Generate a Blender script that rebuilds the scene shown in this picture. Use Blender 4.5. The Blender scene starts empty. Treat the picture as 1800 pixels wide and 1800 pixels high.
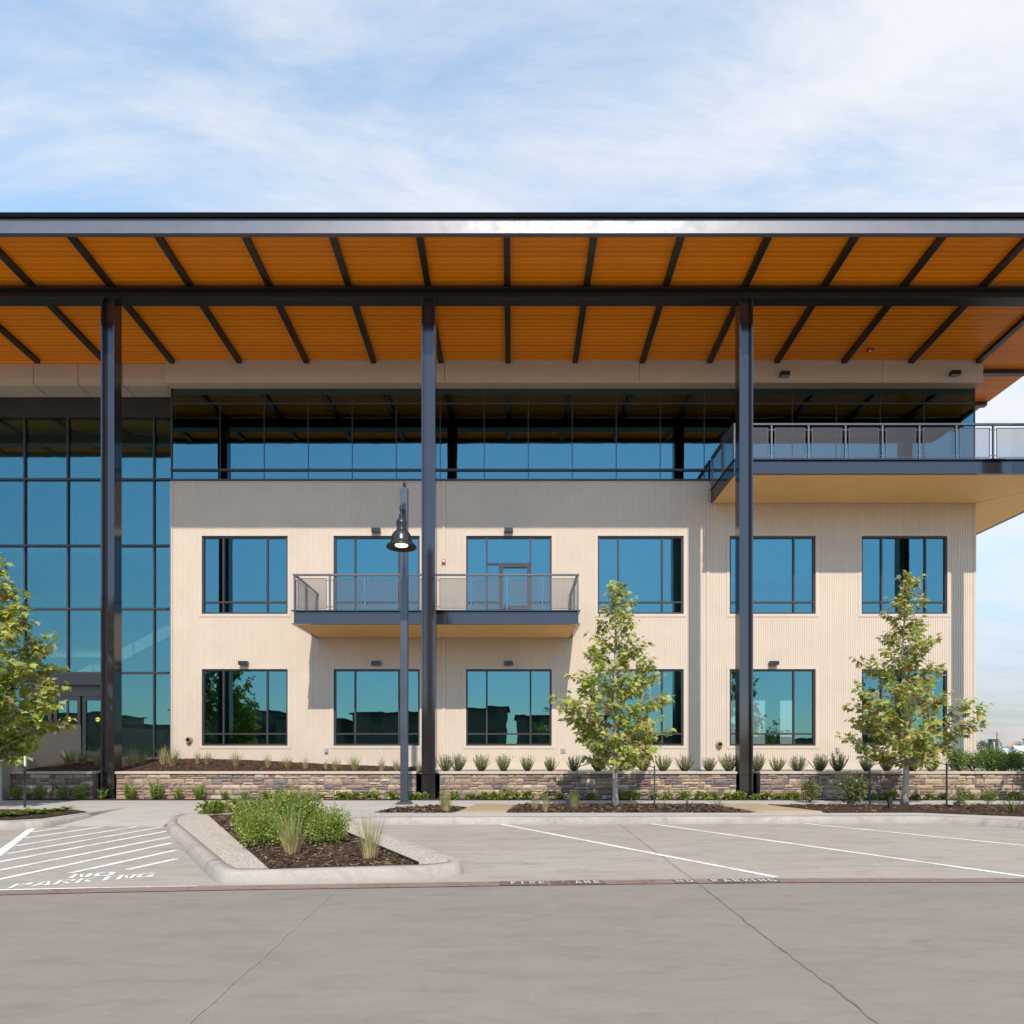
import bpy, bmesh, math, random
from mathutils import Vector, Matrix, noise as mnoise
R = random.Random(7)
sc = bpy.context.scene
rad = math.radians

# ------------------------------------------------------------------ camera
CAMZ = 1.5
F = 1150.0            # focal length in pixels of the 1800 px photograph
HZ = 1325.0           # horizon row
cam = bpy.data.cameras.new("camera"); camo = bpy.data.objects.new("camera", cam)
sc.collection.objects.link(camo); sc.camera = camo
camo.location = (0, 0, CAMZ); camo.rotation_euler = (rad(90), 0, 0)
cam.sensor_width = 36; cam.sensor_fit = 'HORIZONTAL'; cam.lens = 36*F/1800
cam.shift_y = (HZ-900)/1800; cam.clip_end = 3000; cam.clip_start = 0.05

# ------------------------------------------------------------------ sun, sky
SUN = Vector((0.11, -1.0, 0.99)).normalized()
sl = bpy.data.lights.new("sun", 'SUN'); slo = bpy.data.objects.new("sun", sl)
sc.collection.objects.link(slo)
sl.energy = 2.3; sl.angle = rad(0.55); sl.color = (1.0, 0.945, 0.87)
slo.rotation_euler = (-SUN).to_track_quat('-Z', 'Y').to_euler(); slo.location = (4, -30, 30)
w = bpy.data.worlds.new("World"); sc.world = w; w.use_nodes = True
SKY_STRENGTH = 0.15
def build_world():
    nt = w.node_tree; nt.nodes.clear()
    N = nt.nodes.new; L = nt.links.new
    out = N('ShaderNodeOutputWorld'); bg = N('ShaderNodeBackground'); bg.inputs['Strength'].default_value = SKY_STRENGTH
    sky = N('ShaderNodeTexSky'); sky.sky_type = 'NISHITA'; sky.sun_disc = False
    sky.sun_elevation = math.asin(SUN.z); sky.sun_rotation = math.atan2(SUN.x, SUN.y)
    sky.air_density = 1.0; sky.dust_density = 0.15; sky.ozone_density = 1.6
    tc = N('ShaderNodeTexCoord'); sep = N('ShaderNodeSeparateXYZ'); L(tc.outputs['Generated'], sep.inputs[0])
    def M(op, a, b=None, c=None, clamp=False):
        n = N('ShaderNodeMath'); n.operation = op; n.use_clamp = clamp
        for i, v in enumerate((a, b, c)):
            if v is None: continue
            if isinstance(v, (int, float)): n.inputs[i].default_value = v
            else: L(v, n.inputs[i])
        return n.outputs[0]
    x, y, z = sep.outputs
    zz = M('ADD', M('MAXIMUM', z, 0.0), 0.22)          # a cloud deck at one height, seen in perspective
    u = M('DIVIDE', x, zz); v = M('DIVIDE', y, zz)
    comb = N('ShaderNodeCombineXYZ'); L(u, comb.inputs[0]); L(v, comb.inputs[1])
    def noise(scale, detail, rough, rot, sx, sy, off, dist=0.0):
        mp = N('ShaderNodeMapping'); mp.vector_type = 'POINT'
        mp.inputs['Rotation'].default_value = (0, 0, rad(rot)); mp.inputs['Scale'].default_value = (sx, sy, 1); mp.inputs['Location'].default_value = off
        L(comb.outputs[0], mp.inputs['Vector'])
        n = N('ShaderNodeTexNoise'); n.inputs['Scale'].default_value = scale; n.inputs['Detail'].default_value = detail
        n.inputs['Roughness'].default_value = rough; n.inputs['Distortion'].default_value = dist
        L(mp.outputs[0], n.inputs['Vector']); return n.outputs['Fac']
    a = noise(1.1, 8, 0.60, -16, 0.62, 2.1, CLOUD_A, 0.35)      # long soft streaks
    b = noise(3.0, 9, 0.66, -24, 0.62, 2.0, CLOUD_B, 0.55)        # wisps
    c = noise(0.8, 3, 0.5, 0, 1, 1, CLOUD_C)                    # broad patches
    s = M('ADD', M('ADD', M('MULTIPLY', a, 0.60), M('MULTIPLY', b, 0.38)), M('MULTIPLY', c, 0.38))
    s = M('ADD', s, M('MULTIPLY', x, 0.16))
    mr = N('ShaderNodeMapRange'); mr.interpolation_type = 'SMOOTHSTEP'
    L(s, mr.inputs['Value']); mr.inputs['From Min'].default_value = 0.555; mr.inputs['From Max'].default_value = 0.83
    fac = mr.outputs[0]
    lz = N('ShaderNodeMapRange'); L(z, lz.inputs['Value']); lz.inputs['From Max'].default_value = 0.42; lowz_out = lz.outputs[0]
    # clouds lie north and, added to whiten facade shade, overhead; low south is clear
    nm = N('ShaderNodeMapRange'); nm.interpolation_type = 'SMOOTHSTEP'; L(M('ADD', y, M('MULTIPLY', z, 1.15)), nm.inputs['Value'])
    nm.inputs['From Min'].default_value = -0.25; nm.inputs['From Max'].default_value = 0.35
    fac = M('MULTIPLY', M('MULTIPLY', fac, nm.outputs[0]), M('ADD', M('MULTIPLY', lowz_out, 0.65), 0.35))
    # thin high veil that brightens the northern sky
    veil = M('MULTIPLY', nm.outputs[0], 0.20)
    gain = N('ShaderNodeMix'); gain.data_type = 'RGBA'; gain.blend_type = 'MULTIPLY'
    gain.inputs['Factor'].default_value = 1.0
    L(sky.outputs[0], gain.inputs['A'])
    gv = N('ShaderNodeMix'); gv.data_type = 'RGBA'; L(nm.outputs[0], gv.inputs['Factor'])
    gv.inputs['A'].default_value = (0.84, 0.95, 1.0, 1); gv.inputs['B'].default_value = (1.08, 1.32, 1.24, 1)
    lowz = N('ShaderNodeMapRange'); lowz.interpolation_type = 'SMOOTHSTEP'; L(z, lowz.inputs['Value']); lowz.inputs['From Max'].default_value = 0.42
    gh = N('ShaderNodeMix'); gh.data_type = 'RGBA'; L(lowz.outputs[0], gh.inputs['Factor'])
    gl_ = N('ShaderNodeMix'); gl_.data_type = 'RGBA'; L(nm.outputs[0], gl_.inputs['Factor'])
    gl_.inputs['A'].default_value = (0.52, 0.54, 0.60, 1); gl_.inputs['B'].default_value = (0.20, 0.185, 0.215, 1); L(gl_.outputs['Result'], gh.inputs['A']); L(gv.outputs['Result'], gh.inputs['B'])
    L(gh.outputs['Result'], gain.inputs['B'])
    m1 = N('ShaderNodeMix'); m1.data_type = 'RGBA'; L(veil, m1.inputs['Factor'])
    L(gain.outputs['Result'], m1.inputs['A']); m1.inputs['B'].default_value = CLOUD_COL
    m2 = N('ShaderNodeMix'); m2.data_type = 'RGBA'; L(fac, m2.inputs['Factor'])
    L(m1.outputs['Result'], m2.inputs['A']); m2.inputs['B'].default_value = CLOUD_COL
    L(m2.outputs['Result'], bg.inputs['Color']); L(bg.outputs[0], out.inputs[0])
CLOUD_A = (83.40, 35.80, 0.0); CLOUD_B = (63.10, 5.2, 0.0); CLOUD_C = (47.30, 11.60, 0.0)
CLOUD_COL = (3.22, 3.30, 3.48, 1)
build_world()
vs = sc.view_settings; vs.view_transform = 'Standard'; vs.look = 'None'; vs.exposure = 0.90; vs.gamma = 1
sc.cycles.max_bounces = 10; sc.cycles.diffuse_bounces = 5; sc.cycles.glossy_bounces = 4
sc.cycles.transparent_max_bounces = 24; sc.cycles.caustics_reflective = False; sc.cycles.caustics_refractive = False
sc.cycles.use_denoising = True

# ------------------------------------------------------------------ materials
MAT = {}
class NB:
    """small node-building helper for one material"""
    def __init__(s, name):
        s.m = bpy.data.materials.new(name); s.m.use_nodes = True; s.nt = s.m.node_tree; s.nt.nodes.clear()
        s.out = s.n('ShaderNodeOutputMaterial'); MAT[name] = s.m
    def n(s, t, **kw):
        x = s.nt.nodes.new(t)
        for k, v in kw.items(): setattr(x, k, v)
        return x
    def l(s, a, b): s.nt.links.new(a, b)
    def put(s, node, key, v):
        if v is None: return
        if hasattr(v, 'is_output'): s.l(v, node.inputs[key])
        else:
            if isinstance(v, (tuple, list)) and len(v) == 3 and node.inputs[key].type == 'RGBA': v = (*v, 1)
            node.inputs[key].default_value = v
    def math(s, op, a, b=None, clamp=False):
        x = s.n('ShaderNodeMath', operation=op, use_clamp=clamp); s.put(x, 0, a); s.put(x, 1, b); return x.outputs[0]
    def coord(s, kind='Object'): return s.n('ShaderNodeTexCoord').outputs[kind]
    def mapping(s, vec, scale=(1, 1, 1), rot=(0, 0, 0), loc=(0, 0, 0)):
        x = s.n('ShaderNodeMapping'); s.l(vec, x.inputs[0]); x.inputs['Scale'].default_value = scale
        x.inputs['Rotation'].default_value = rot; x.inputs['Location'].default_value = loc; return x.outputs[0]
    def noise(s, vec, scale, detail=4, rough=0.55, dist=0.0, col=False):
        x = s.n('ShaderNodeTexNoise'); s.l(vec, x.inputs['Vector']); x.inputs['Scale'].default_value = scale
        x.inputs['Detail'].default_value = detail; x.inputs['Roughness'].default_value = rough; x.inputs['Distortion'].default_value = dist
        return x.outputs['Color' if col else 'Fac']
    def rng(s, v, a, b, c=0.0, d=1.0):
        x = s.n('ShaderNodeMapRange'); s.put(x, 'Value', v); x.inputs['From Min'].default_value = a; x.inputs['From Max'].default_value = b
        x.inputs['To Min'].default_value = c; x.inputs['To Max'].default_value = d; return x.outputs[0]
    def mix(s, f, a, b, blend='MIX'):
        x = s.n('ShaderNodeMix', data_type='RGBA', blend_type=blend); s.put(x, 'Factor', f); s.put(x, 'A', a); s.put(x, 'B', b); return x.outputs['Result']
    def bump(s, h, strength=0.3, dist=0.02):
        x = s.n('ShaderNodeBump'); s.l(h, x.inputs['Height']); x.inputs['Strength'].default_value = strength; x.inputs['Distance'].default_value = dist; return x.outputs[0]
    def bsdf(s, color, rough=0.7, metal=0.0, ior=None, normal=None, coat=None, spec=None):
        x = s.n('ShaderNodeBsdfPrincipled'); s.put(x, 'Base Color', color); s.put(x, 'Roughness', rough); s.put(x, 'Metallic', metal)
        if ior: x.inputs['IOR'].default_value = ior
        if spec is not None: x.inputs['Specular IOR Level'].default_value = spec
        if coat: x.inputs['Coat Weight'].default_value = coat[0]; x.inputs['Coat Roughness'].default_value = coat[1]
        if normal is not None: s.l(normal, x.inputs['Normal'])
        return x.outputs[0]
    def attr(s, name='tint'): return s.n('ShaderNodeAttribute', attribute_name=name).outputs['Color']
    def end(s, sh): s.l(sh, s.out.inputs[0]); return s.m

def concrete(name, base, dark, streak_rot=0.0, speck=0.0, bump=0.15, blot=0.35):
    b = NB(name); v = b.coord()
    big = b.noise(b.mapping(v, (0.25, 0.6, 1), (0, 0, streak_rot)), 1.0, 6, 0.6, 0.4)
    mid = b.noise(b.mapping(v, (0.9, 2.6, 1), (0, 0, streak_rot)), 1.6, 6, 0.68, 0.6)
    fine = b.noise(v, 60, 4, 0.7)
    spots = b.noise(b.mapping(v, (0.8, 1.9, 1), (0, 0, streak_rot), (3, 7, 0)), 1.1, 8, 0.72, 0.5)
    c = b.mix(b.rng(big, 0.3, 0.72), base, dark)
    c = b.mix(b.math('MULTIPLY', b.rng(mid, 0.50, 0.68), blot), c, tuple(x*0.62 for x in dark))
    c = b.mix(b.math('MULTIPLY', b.rng(mid, 0.46, 0.25), 0.4), c, tuple(min(1, x*1.16) for x in base))
    c = b.mix(b.math('MULTIPLY', b.rng(spots, 0.565, 0.70), 0.62*min(1.0, blot*2)), c, tuple(x*0.55 for x in dark))
    c = b.mix(b.math('MULTIPLY', b.rng(fine, 0.35, 0.7), 0.24+speck), c, tuple(x*0.62 for x in dark))
    grain = b.noise(b.mapping(v, (0.7, 1.3, 1), (0, 0, streak_rot)), 9, 8, 0.8, 0.3)
    c = b.mix(b.math('MULTIPLY', b.rng(grain, 0.50, 0.72), 0.24*min(1.0, blot*2.2)), c, tuple(x*0.66 for x in dark))
    c = b.mix(b.math('MULTIPLY', b.rng(grain, 0.46, 0.28), 0.20*min(1.0, blot*2.2)), c, tuple(min(1, x*1.18) for x in base))
    scuff = b.noise(b.mapping(v, (0.35, 3.6, 1), (0, 0, streak_rot+0.06)), 2.4, 7, 0.75, 0.8)
    c = b.mix(b.math('MULTIPLY', b.rng(scuff, 0.57, 0.70), 0.26*min(1.0, blot*2.2)), c, tuple(x*0.60 for x in dark))
    vo = b.n('ShaderNodeTexVoronoi'); b.l(b.mapping(v, (1, 1, 0.01)), vo.inputs['Vector']); vo.inputs['Scale'].default_value = 0.9
    drip = b.math('MULTIPLY', b.rng(b.math('ADD', vo.outputs['Distance'], b.math('MULTIPLY', grain, 0.10)), 0.12, 0.085), b.rng(b.noise(v, 0.35, 2, 0.5), 0.46, 0.6), True)
    c = b.mix(b.math('MULTIPLY', drip, 0.45*min(1.0, blot*2.2), True), c, tuple(x*0.42 for x in dark))
    b.end(b.bsdf(c, 0.85, normal=b.bump(b.math('ADD', fine, b.math('MULTIPLY', mid, 0.6)), bump, 0.01), spec=0.3)); return MAT[name]
concrete('pavement', (0.405, 0.347, 0.288), (0.350, 0.298, 0.248), 0.05, blot=0.5)
concrete('drive', (0.280, 0.238, 0.196), (0.242, 0.205, 0.170), 0.05, blot=0.30)
concrete('walk', (0.50, 0.45, 0.395), (0.43, 0.385, 0.335), 0.3)
concrete('kerb_concrete', (0.45, 0.392, 0.33), (0.36, 0.31, 0.258), 0.0, bump=0.3, blot=0.6)
concrete('grey_wall', (0.40, 0.365, 0.32), (0.36, 0.33, 0.29), 0.0, bump=0.05, blot=0.08)
concrete('gravel_strip', (0.42, 0.40, 0.375), (0.33, 0.31, 0.29), 0.0, 0.5, 0.6)
concrete('flagstone', (0.46, 0.35, 0.22), (0.36, 0.26, 0.155), 0.1, bump=0.2)

def pebbledash():
    b = NB('aggregate'); v = b.coord()
    vo = b.n('ShaderNodeTexVoronoi'); b.l(v, vo.inputs['Vector']); vo.inputs['Scale'].default_value = 48
    hsv = b.noise(vo.outputs['Position'], 31.7, 0, 0.5)
    c = b.mix(b.rng(hsv, 0.3, 0.7), (0.44, 0.36, 0.28), (0.72, 0.63, 0.52))
    c = b.mix(b.rng(vo.outputs['Distance'], 0.30, 0.75), c, (0.33, 0.27, 0.215))
    b.end(b.bsdf(c, 0.8, normal=b.bump(b.math('SUBTRACT', 1.0, vo.outputs['Distance']), 0.6, 0.01)))
pebbledash()

def mulch():
    b = NB('mulch'); v = b.coord()
    n1 = b.noise(b.mapping(v, (1, 1, 1)), 26, 6, 0.75, 1.5); n2 = b.noise(v, 4, 4, 0.6)
    n3 = b.noise(b.mapping(v, (1, 3.2, 1), (0, 0, 0.7)), 40, 3, 0.7, 2.0)
    c = b.mix(b.rng(n1, 0.3, 0.7), (0.035, 0.019, 0.011), (0.16, 0.092, 0.056))
    c = b.mix(b.math('MULTIPLY', b.rng(n3, 0.58, 0.72), 0.65), c, (0.30, 0.20, 0.125))
    n4 = b.noise(v, 9, 5, 0.7)
    c = b.mix(b.math('MULTIPLY', b.rng(n4, 0.42, 0.62), 0.6), c, (0.045, 0.026, 0.016))
    c = b.mix(b.math('MULTIPLY', b.rng(n2, 0.45, 0.7), 0.4), c, (0.22, 0.13, 0.08))
    b.end(b.bsdf(c, 0.95, normal=b.bump(b.math('ADD', n1, n3), 0.9, 0.04), spec=0.15))
mulch()

def tinted(name, rough=0.8, bump=None, spec=0.3, mul=None, translucent=0.0, blotch=0.0):
    """colour comes from the per-face 'tint' attribute (each stone, plank, leaf has its own)"""
    b = NB(name); c = b.attr(); v = b.coord(); nrm = None
    if blotch:
        n = b.noise(v, 9, 6, 0.7, 0.6); c = b.mix(b.math('MULTIPLY', b.rng(n, 0.35, 0.7), blotch), c, b.mix(1.0, c, (0.45, 0.40, 0.38), 'MULTIPLY'))
        n2 = b.noise(b.mapping(v, (3, 3, 14)), 5, 6, 0.7); c = b.mix(b.math('MULTIPLY', b.rng(n2, 0.5, 0.75), blotch), c, b.mix(1.0, c, (1.5, 1.35, 1.2), 'MULTIPLY'))
    if bump: nrm = b.bump(b.noise(b.mapping(v, (1, 1, 3)), bump[0], 6, 0.7), bump[1], bump[2])
    sh = b.bsdf(c, rough, normal=nrm, spec=spec)
    if translucent:
        t = b.n('ShaderNodeBsdfTranslucent'); b.l(b.mix(1.0, c, (1.35, 1.3, 0.5), 'MULTIPLY'), t.inputs[0])
        mx = b.n('ShaderNodeMixShader'); mx.inputs[0].default_value = translucent; b.l(sh, mx.inputs[1]); b.l(t.outputs[0], mx.inputs[2]); sh = mx.outputs[0]
    b.end(sh)
tinted('stone', 0.9, (22, 0.8, 0.03), 0.2, blotch=0.55)
tinted('leaf', 0.42, None, 0.45, translucent=0.34)
tinted('blade', 0.6, None, 0.3, translucent=0.25)
tinted('chip', 0.9, None, 0.2)

def plank_mat():
    b = NB('plank'); c = b.attr(); v = b.coord()
    n = b.noise(b.mapping(v, (0.6, 26, 1)), 2.0, 5, 0.6)
    c = b.mix(b.math('MULTIPLY', b.rng(n, 0.35, 0.75), 0.35), c, b.mix(1.0, c, (0.72, 0.62, 0.5), 'MULTIPLY'))
    b.end(b.bsdf(c, 0.34, normal=b.bump(n, 0.08, 0.004), spec=0.28))
plank_mat()

def paint(name, color, rough, ior=1.5, var=0.12, metal=0.0, bump=0.0, spec=None):
    b = NB(name); v = b.coord()
    n = b.noise(v, 1.3, 5, 0.6); n2 = b.noise(v, 2.6, 3, 0.6)
    c = b.mix(b.rng(n, 0.3, 0.7), tuple(x*(1-var) for x in color), tuple(min(1, x*(1+var)) for x in color))
    r = b.rng(n2, 0.3, 0.7, rough*0.9, rough*1.12)
    b.end(b.bsdf(c, r, metal, ior, spec=spec, normal=b.bump(b.noise(v, 2.2, 2, 0.5), bump, 0.05) if bump else None)); return MAT[name]
paint('bronze_steel', (0.024, 0.019, 0.019), 0.11, 1.72, 0.10)
paint('fascia_steel', (0.085, 0.082, 0.10), 0.43, 1.8, 0.08)
paint('dark_cap', (0.006, 0.006, 0.007), 0.8, 1.3, spec=0.1)
paint('dark_beam', (0.018, 0.013, 0.011), 0.35, 1.6)
paint('mullion', (0.045, 0.037, 0.036), 0.38, 1.45)
paint('rail_steel', (0.10, 0.092, 0.095), 0.35, 1.7)
paint('siding', (0.625, 0.505, 0.385), 0.62, 1.45, 0.045)
paint('trim_beige', (0.605, 0.488, 0.37), 0.6, 1.45, 0.04)
paint('stucco', (0.52, 0.45, 0.36), 0.85, 1.4, 0.05)
paint('soffit_tan', (0.90, 0.58, 0.24), 0.65, 1.45, 0.04, spec=0.2)
paint('lamp_steel', (0.018, 0.018, 0.022), 0.30, 1.5)
paint('pole_steel', (0.045, 0.050, 0.064), 0.30, 1.65)
paint('black_paint', (0.02, 0.02, 0.022), 0.45)
paint('light_grey', (0.35, 0.35, 0.35), 0.5)
paint('red_plastic', (0.50, 0.03, 0.04), 0.35)
paint('white_paint', (0.80, 0.80, 0.78), 0.7)
paint('yellow_vinyl', (0.75, 0.68, 0.02), 0.4)
paint('orange_sheet', (0.75, 0.26, 0.02), 0.5)
paint('interior_wall', (0.42, 0.40, 0.36), 0.9)
paint('ceiling_tile', (0.46, 0.45, 0.34), 0.9)
paint('carpet', (0.09, 0.09, 0.09), 0.95)
paint('blind', (0.62, 0.62, 0.60), 0.6)
paint('far_brown', (0.13, 0.10, 0.085), 0.9)
paint('far_white', (0.62, 0.62, 0.6), 0.8)
paint('far_grey', (0.075, 0.08, 0.085), 0.8)
paint('far_roof', (0.20, 0.17, 0.155), 0.9)
paint('brick_brown', (0.20, 0.15, 0.12), 0.9)
paint('cap_stone', (0.52, 0.42, 0.33), 0.85, 1.4, 0.08)
def worn(name, col, under, amount):
    b = NB(name); v = b.coord()
    n = b.noise(b.mapping(v, (1, 1, 1)), 16, 8, 0.75); n2 = b.noise(v, 1.7, 3, 0.6)
    f = b.rng(b.math('ADD', b.math('MULTIPLY', n, 0.7), b.math('MULTIPLY', n2, 0.45)), 0.60-amount*0.2, 0.78-amount*0.2)
    b.end(b.bsdf(b.mix(f, col, under), 0.8, spec=0.25))
worn('line_paint', (0.80, 0.77, 0.72), (0.46, 0.41, 0.36), 0.30)
worn('red_stripe', (0.185, 0.075, 0.057), (0.25, 0.175, 0.145), 0.95)
worn('dark_red_stripe', (0.115, 0.058, 0.052), (0.18, 0.12, 0.105), 0.8)
worn('stencil_white', (0.62, 0.60, 0.58), (0.35, 0.28, 0.26), 0.2)
worn('bark', (0.60, 0.54, 0.46), (0.33, 0.285, 0.235), 0.9)
worn('joint_tan', (0.33, 0.275, 0.22), (0.22, 0.19, 0.16), 0.7)
worn('joint_dark', (0.085, 0.075, 0.065), (0.24, 0.205, 0.17), 0.85)

def glass(name, refl, tint_r, tint_t, wav=0.0035):
    """coated reflective glass: part mirror, part tinted view through"""
    b = NB(name); v = b.coord()
    geo = b.n('ShaderNodeNewGeometry')
    n = b.noise(v, 0.9, 2, 0.5)
    nrm = b.bump(n, wav, 0.5)
    g = b.n('ShaderNodeBsdfGlossy'); b.put(g, 'Color', tint_r); g.inputs['Roughness'].default_value = 0.0; b.l(nrm, g.inputs['Normal'])
    t = b.n('ShaderNodeBsdfTransparent'); b.put(t, 'Color', tint_t)
    lw = b.n('ShaderNodeLayerWeight'); lw.inputs['Blend'].default_value = 0.12
    f = b.math('ADD', refl, b.math('MULTIPLY', lw.outputs['Fresnel'], 0.5), True)
    mx = b.n('ShaderNodeMixShader'); b.l(f, mx.inputs[0]); b.l(t.outputs[0], mx.inputs[1]); b.l(g.outputs[0], mx.inputs[2])
    b.end(mx.outputs[0])
glass('glass_blue', 0.42, (0.175, 0.37, 0.395), (0.80, 0.95, 0.93))
glass('glass_atrium', 0.36, (0.18, 0.39, 0.405), (0.90, 0.98, 0.95))
glass('glass_dark', 0.42, (0.20, 0.43, 0.46), (0.30, 0.36, 0.36))
glass('glass_far', 0.35, (0.6, 0.7, 0.7), (0.1, 0.12, 0.13))

def perforated():
    b = NB('perforated'); v = b.coord()
    sp = b.n('ShaderNodeSeparateXYZ'); b.l(v, sp.inputs[0])
    h = b.math('ADD', sp.outputs[0], sp.outputs[1]); z = sp.outputs[2]     # along the panel, up the panel
    k = math.pi/0.034
    s1 = b.math('ABSOLUTE', b.math('SINE', b.math('MULTIPLY', b.math('ADD', h, b.math('MULTIPLY', z, 0.6)), k)))
    s2 = b.math('ABSOLUTE', b.math('SINE', b.math('MULTIPLY', b.math('SUBTRACT', h, b.math('MULTIPLY', z, 0.6)), k)))
    hole = b.math('GREATER_THAN', b.math('MINIMUM', s1, s2), 0.42)
    t = b.n('ShaderNodeBsdfTransparent')
    mx = b.n('ShaderNodeMixShader'); b.l(hole, mx.inputs[0]); b.l(b.bsdf((0.085, 0.08, 0.085), 0.45), mx.inputs[1]); b.l(t.outputs[0], mx.inputs[2])
    b.end(mx.outputs[0])
perforated()
def emitter():
    b = NB('lamp_glow'); v = b.coord()
    e = b.n('ShaderNodeEmission'); b.put(e, 'Color', (1.0, 0.72, 0.36)); e.inputs['Strength'].default_value = 2.6
    b.end(e.outputs[0])
emitter()

# ------------------------------------------------------------------ mesh builder
class MB:
    def __init__(s): s.v = []; s.f = []; s.c = []; s.col = (0.5, 0.5, 0.5)
    def vert(s, p): s.v.append(tuple(p)); return len(s.v)-1
    def face(s, idx, col=None): s.f.append(tuple(idx)); s.c.append(col or s.col)
    def poly(s, pts, col=None): s.face([s.vert(p) for p in pts], col)
    def box(s, x0, x1, y0, y1, z0, z1, col=None):
        i = [s.vert(p) for p in ((x0,y0,z0),(x1,y0,z0),(x1,y1,z0),(x0,y1,z0),(x0,y0,z1),(x1,y0,z1),(x1,y1,z1),(x0,y1,z1))]
        for q in ((3,2,1,0),(4,5,6,7),(0,1,5,4),(1,2,6,5),(2,3,7,6),(3,0,4,7)): s.face([i[k] for k in q], col)
    def hexa(s, p, col=None):
        i = [s.vert(q) for q in p]
        for q in ((3,2,1,0),(4,5,6,7),(0,1,5,4),(1,2,6,5),(2,3,7,6),(3,0,4,7)): s.face([i[k] for k in q], col)
    def bar(s, a, b, wx, wz, up=Vector((0,0,1)), col=None):
        a = Vector(a); b = Vector(b); d = (b-a).normalized()
        r = d.cross(up)
        if r.length < 1e-4: r = d.cross(Vector((0,1,0)))
        r.normalize(); u = r.cross(d).normalized()
        P = []
        for e in (a, b):
            P += [e-r*wx/2-u*wz/2, e+r*wx/2-u*wz/2, e+r*wx/2+u*wz/2, e-r*wx/2+u*wz/2]
        s.hexa(P, col)
    def tube(s, pts, radii, n=8, col=None, cap=True):
        rings = []
        for k, p in enumerate(pts):
            p = Vector(p); d = Vector(pts[min(k+1, len(pts)-1)]) - Vector(pts[max(k-1, 0)])
            d = d.normalized() if d.length > 1e-9 else Vector((0,0,1))
            r = d.cross(Vector((0.31, 0.95, 0.05)))
            if r.length < 1e-3: r = d.cross(Vector((1, 0, 0)))
            r.normalize(); u = d.cross(r)
            rr = radii[k] if isinstance(radii, (list, tuple)) else radii
            rings.append([s.vert(p + (r*math.cos(t)+u*math.sin(t))*rr) for t in (2*math.pi*j/n for j in range(n))])
        for a, b in zip(rings, rings[1:]):
            for j in range(n): s.face((a[j], a[(j+1)%n], b[(j+1)%n], b[j]), col)
        if cap: s.face(rings[0][::-1], col); s.face(rings[-1], col)
    def lathe(s, prof, c, n=32, col=None):
        rings = [[s.vert((c[0]+r*math.cos(2*math.pi*j/n), c[1]+r*math.sin(2*math.pi*j/n), c[2]+z)) for j in range(n)] for r, z in prof]
        for a, b in zip(rings, rings[1:]):
            for j in range(n): s.face((a[j], a[(j+1)%n], b[(j+1)%n], b[j]), col)
    def prism(s, pts, z0, z1, col=None):
        """pts: xy outline; z0, z1 numbers or functions of (x, y)"""
        f0 = z0 if callable(z0) else (lambda x, y: z0); f1 = z1 if callable(z1) else (lambda x, y: z1)
        lo = [s.vert((x, y, f0(x, y))) for x, y in pts]; hi = [s.vert((x, y, f1(x, y))) for x, y in pts]
        s.face(lo[::-1], col); s.face(hi, col); n = len(pts)
        for i in range(n): s.face((lo[i], lo[(i+1)%n], hi[(i+1)%n], hi[i]), col)
    def mesh(s, name, mat, tint=False, smooth=False):
        me = bpy.data.meshes.new(name); me.from_pydata(s.v, [], s.f)
        if tint:
            at = me.attributes.new('tint', 'FLOAT_COLOR', 'FACE')
            flat = []
            for c in s.c: flat += [c[0], c[1], c[2], 1.0]
            at.data.foreach_set('color', flat)
        me.materials.append(MAT[mat] if isinstance(mat, str) else mat)
        if smooth: me.shade_smooth()
        me.update(); return me
    def build(s, name, mat, parent=None, tint=False, smooth=False, bevel=0.0, clean=False):
        me = s.mesh(name, mat, tint, smooth)
        if clean or bevel:
            bm = bmesh.new(); bm.from_mesh(me)
            bmesh.ops.recalc_face_normals(bm, faces=bm.faces)
            if bevel: bmesh.ops.bevel(bm, geom=bm.edges[:], offset=bevel, segments=2, affect='EDGES', profile=0.6)
            bm.to_mesh(me); bm.free()
        o = bpy.data.objects.new(name, me); sc.collection.objects.link(o)
        if parent is not None:
            o.parent = parent; o.location = -wloc(parent)
        return o
def wloc(o):
    v = Vector(o.location)
    while o.parent is not None: o = o.parent; v = v + Vector(o.location)
    return v
def empty(name, loc, label, cat, group=None, kind='thing'):
    o = bpy.data.objects.new(name, None); sc.collection.objects.link(o); o.location = loc; o.empty_display_size = 0.3
    return tag(o, label, cat, group, kind)
def tag(o, label=None, cat=None, group=None, kind=None):
    if label: o['label'] = label
    if cat: o['category'] = cat
    if group: o['group'] = group
    if kind: o['kind'] = kind
    return o
def inst(src, name, loc, rz=0.0, s=1.0, label=None, cat=None, group=None):
    """a copy of a one-mesh thing, sharing its mesh"""
    o = src.copy() if isinstance(src, bpy.types.Object) else bpy.data.objects.new(name, src)
    sc.collection.objects.link(o); o.location = loc; o.rotation_euler = (0, 0, rz); o.scale = (s, s, s) if not isinstance(s, tuple) else s
    return tag(o, label, cat, group, 'thing')
def px(x, D): return (x-900)*D/F          # metres off the axis at depth D
def pz(y, D): return CAMZ-(y-HZ)*D/F
def gnd(x, y, z=0.0):                      # a spot of the photograph that lies on a level surface
    D = (CAMZ-z)*F/(y-HZ); return (px(x, D), D)
def jit(c, a): 
    k = 1+R.uniform(-a, a); return tuple(max(0.0, x*k*(1+R.uniform(-a*0.3, a*0.3))) for x in c)
def lerp(a, b, t): return a+(b-a)*t
def ordn(i): return ('first','second','third','fourth','fifth','sixth','seventh','eighth','ninth','tenth','eleventh','twelfth','thirteenth','fourteenth','fifteenth','sixteenth')[i]
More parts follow.
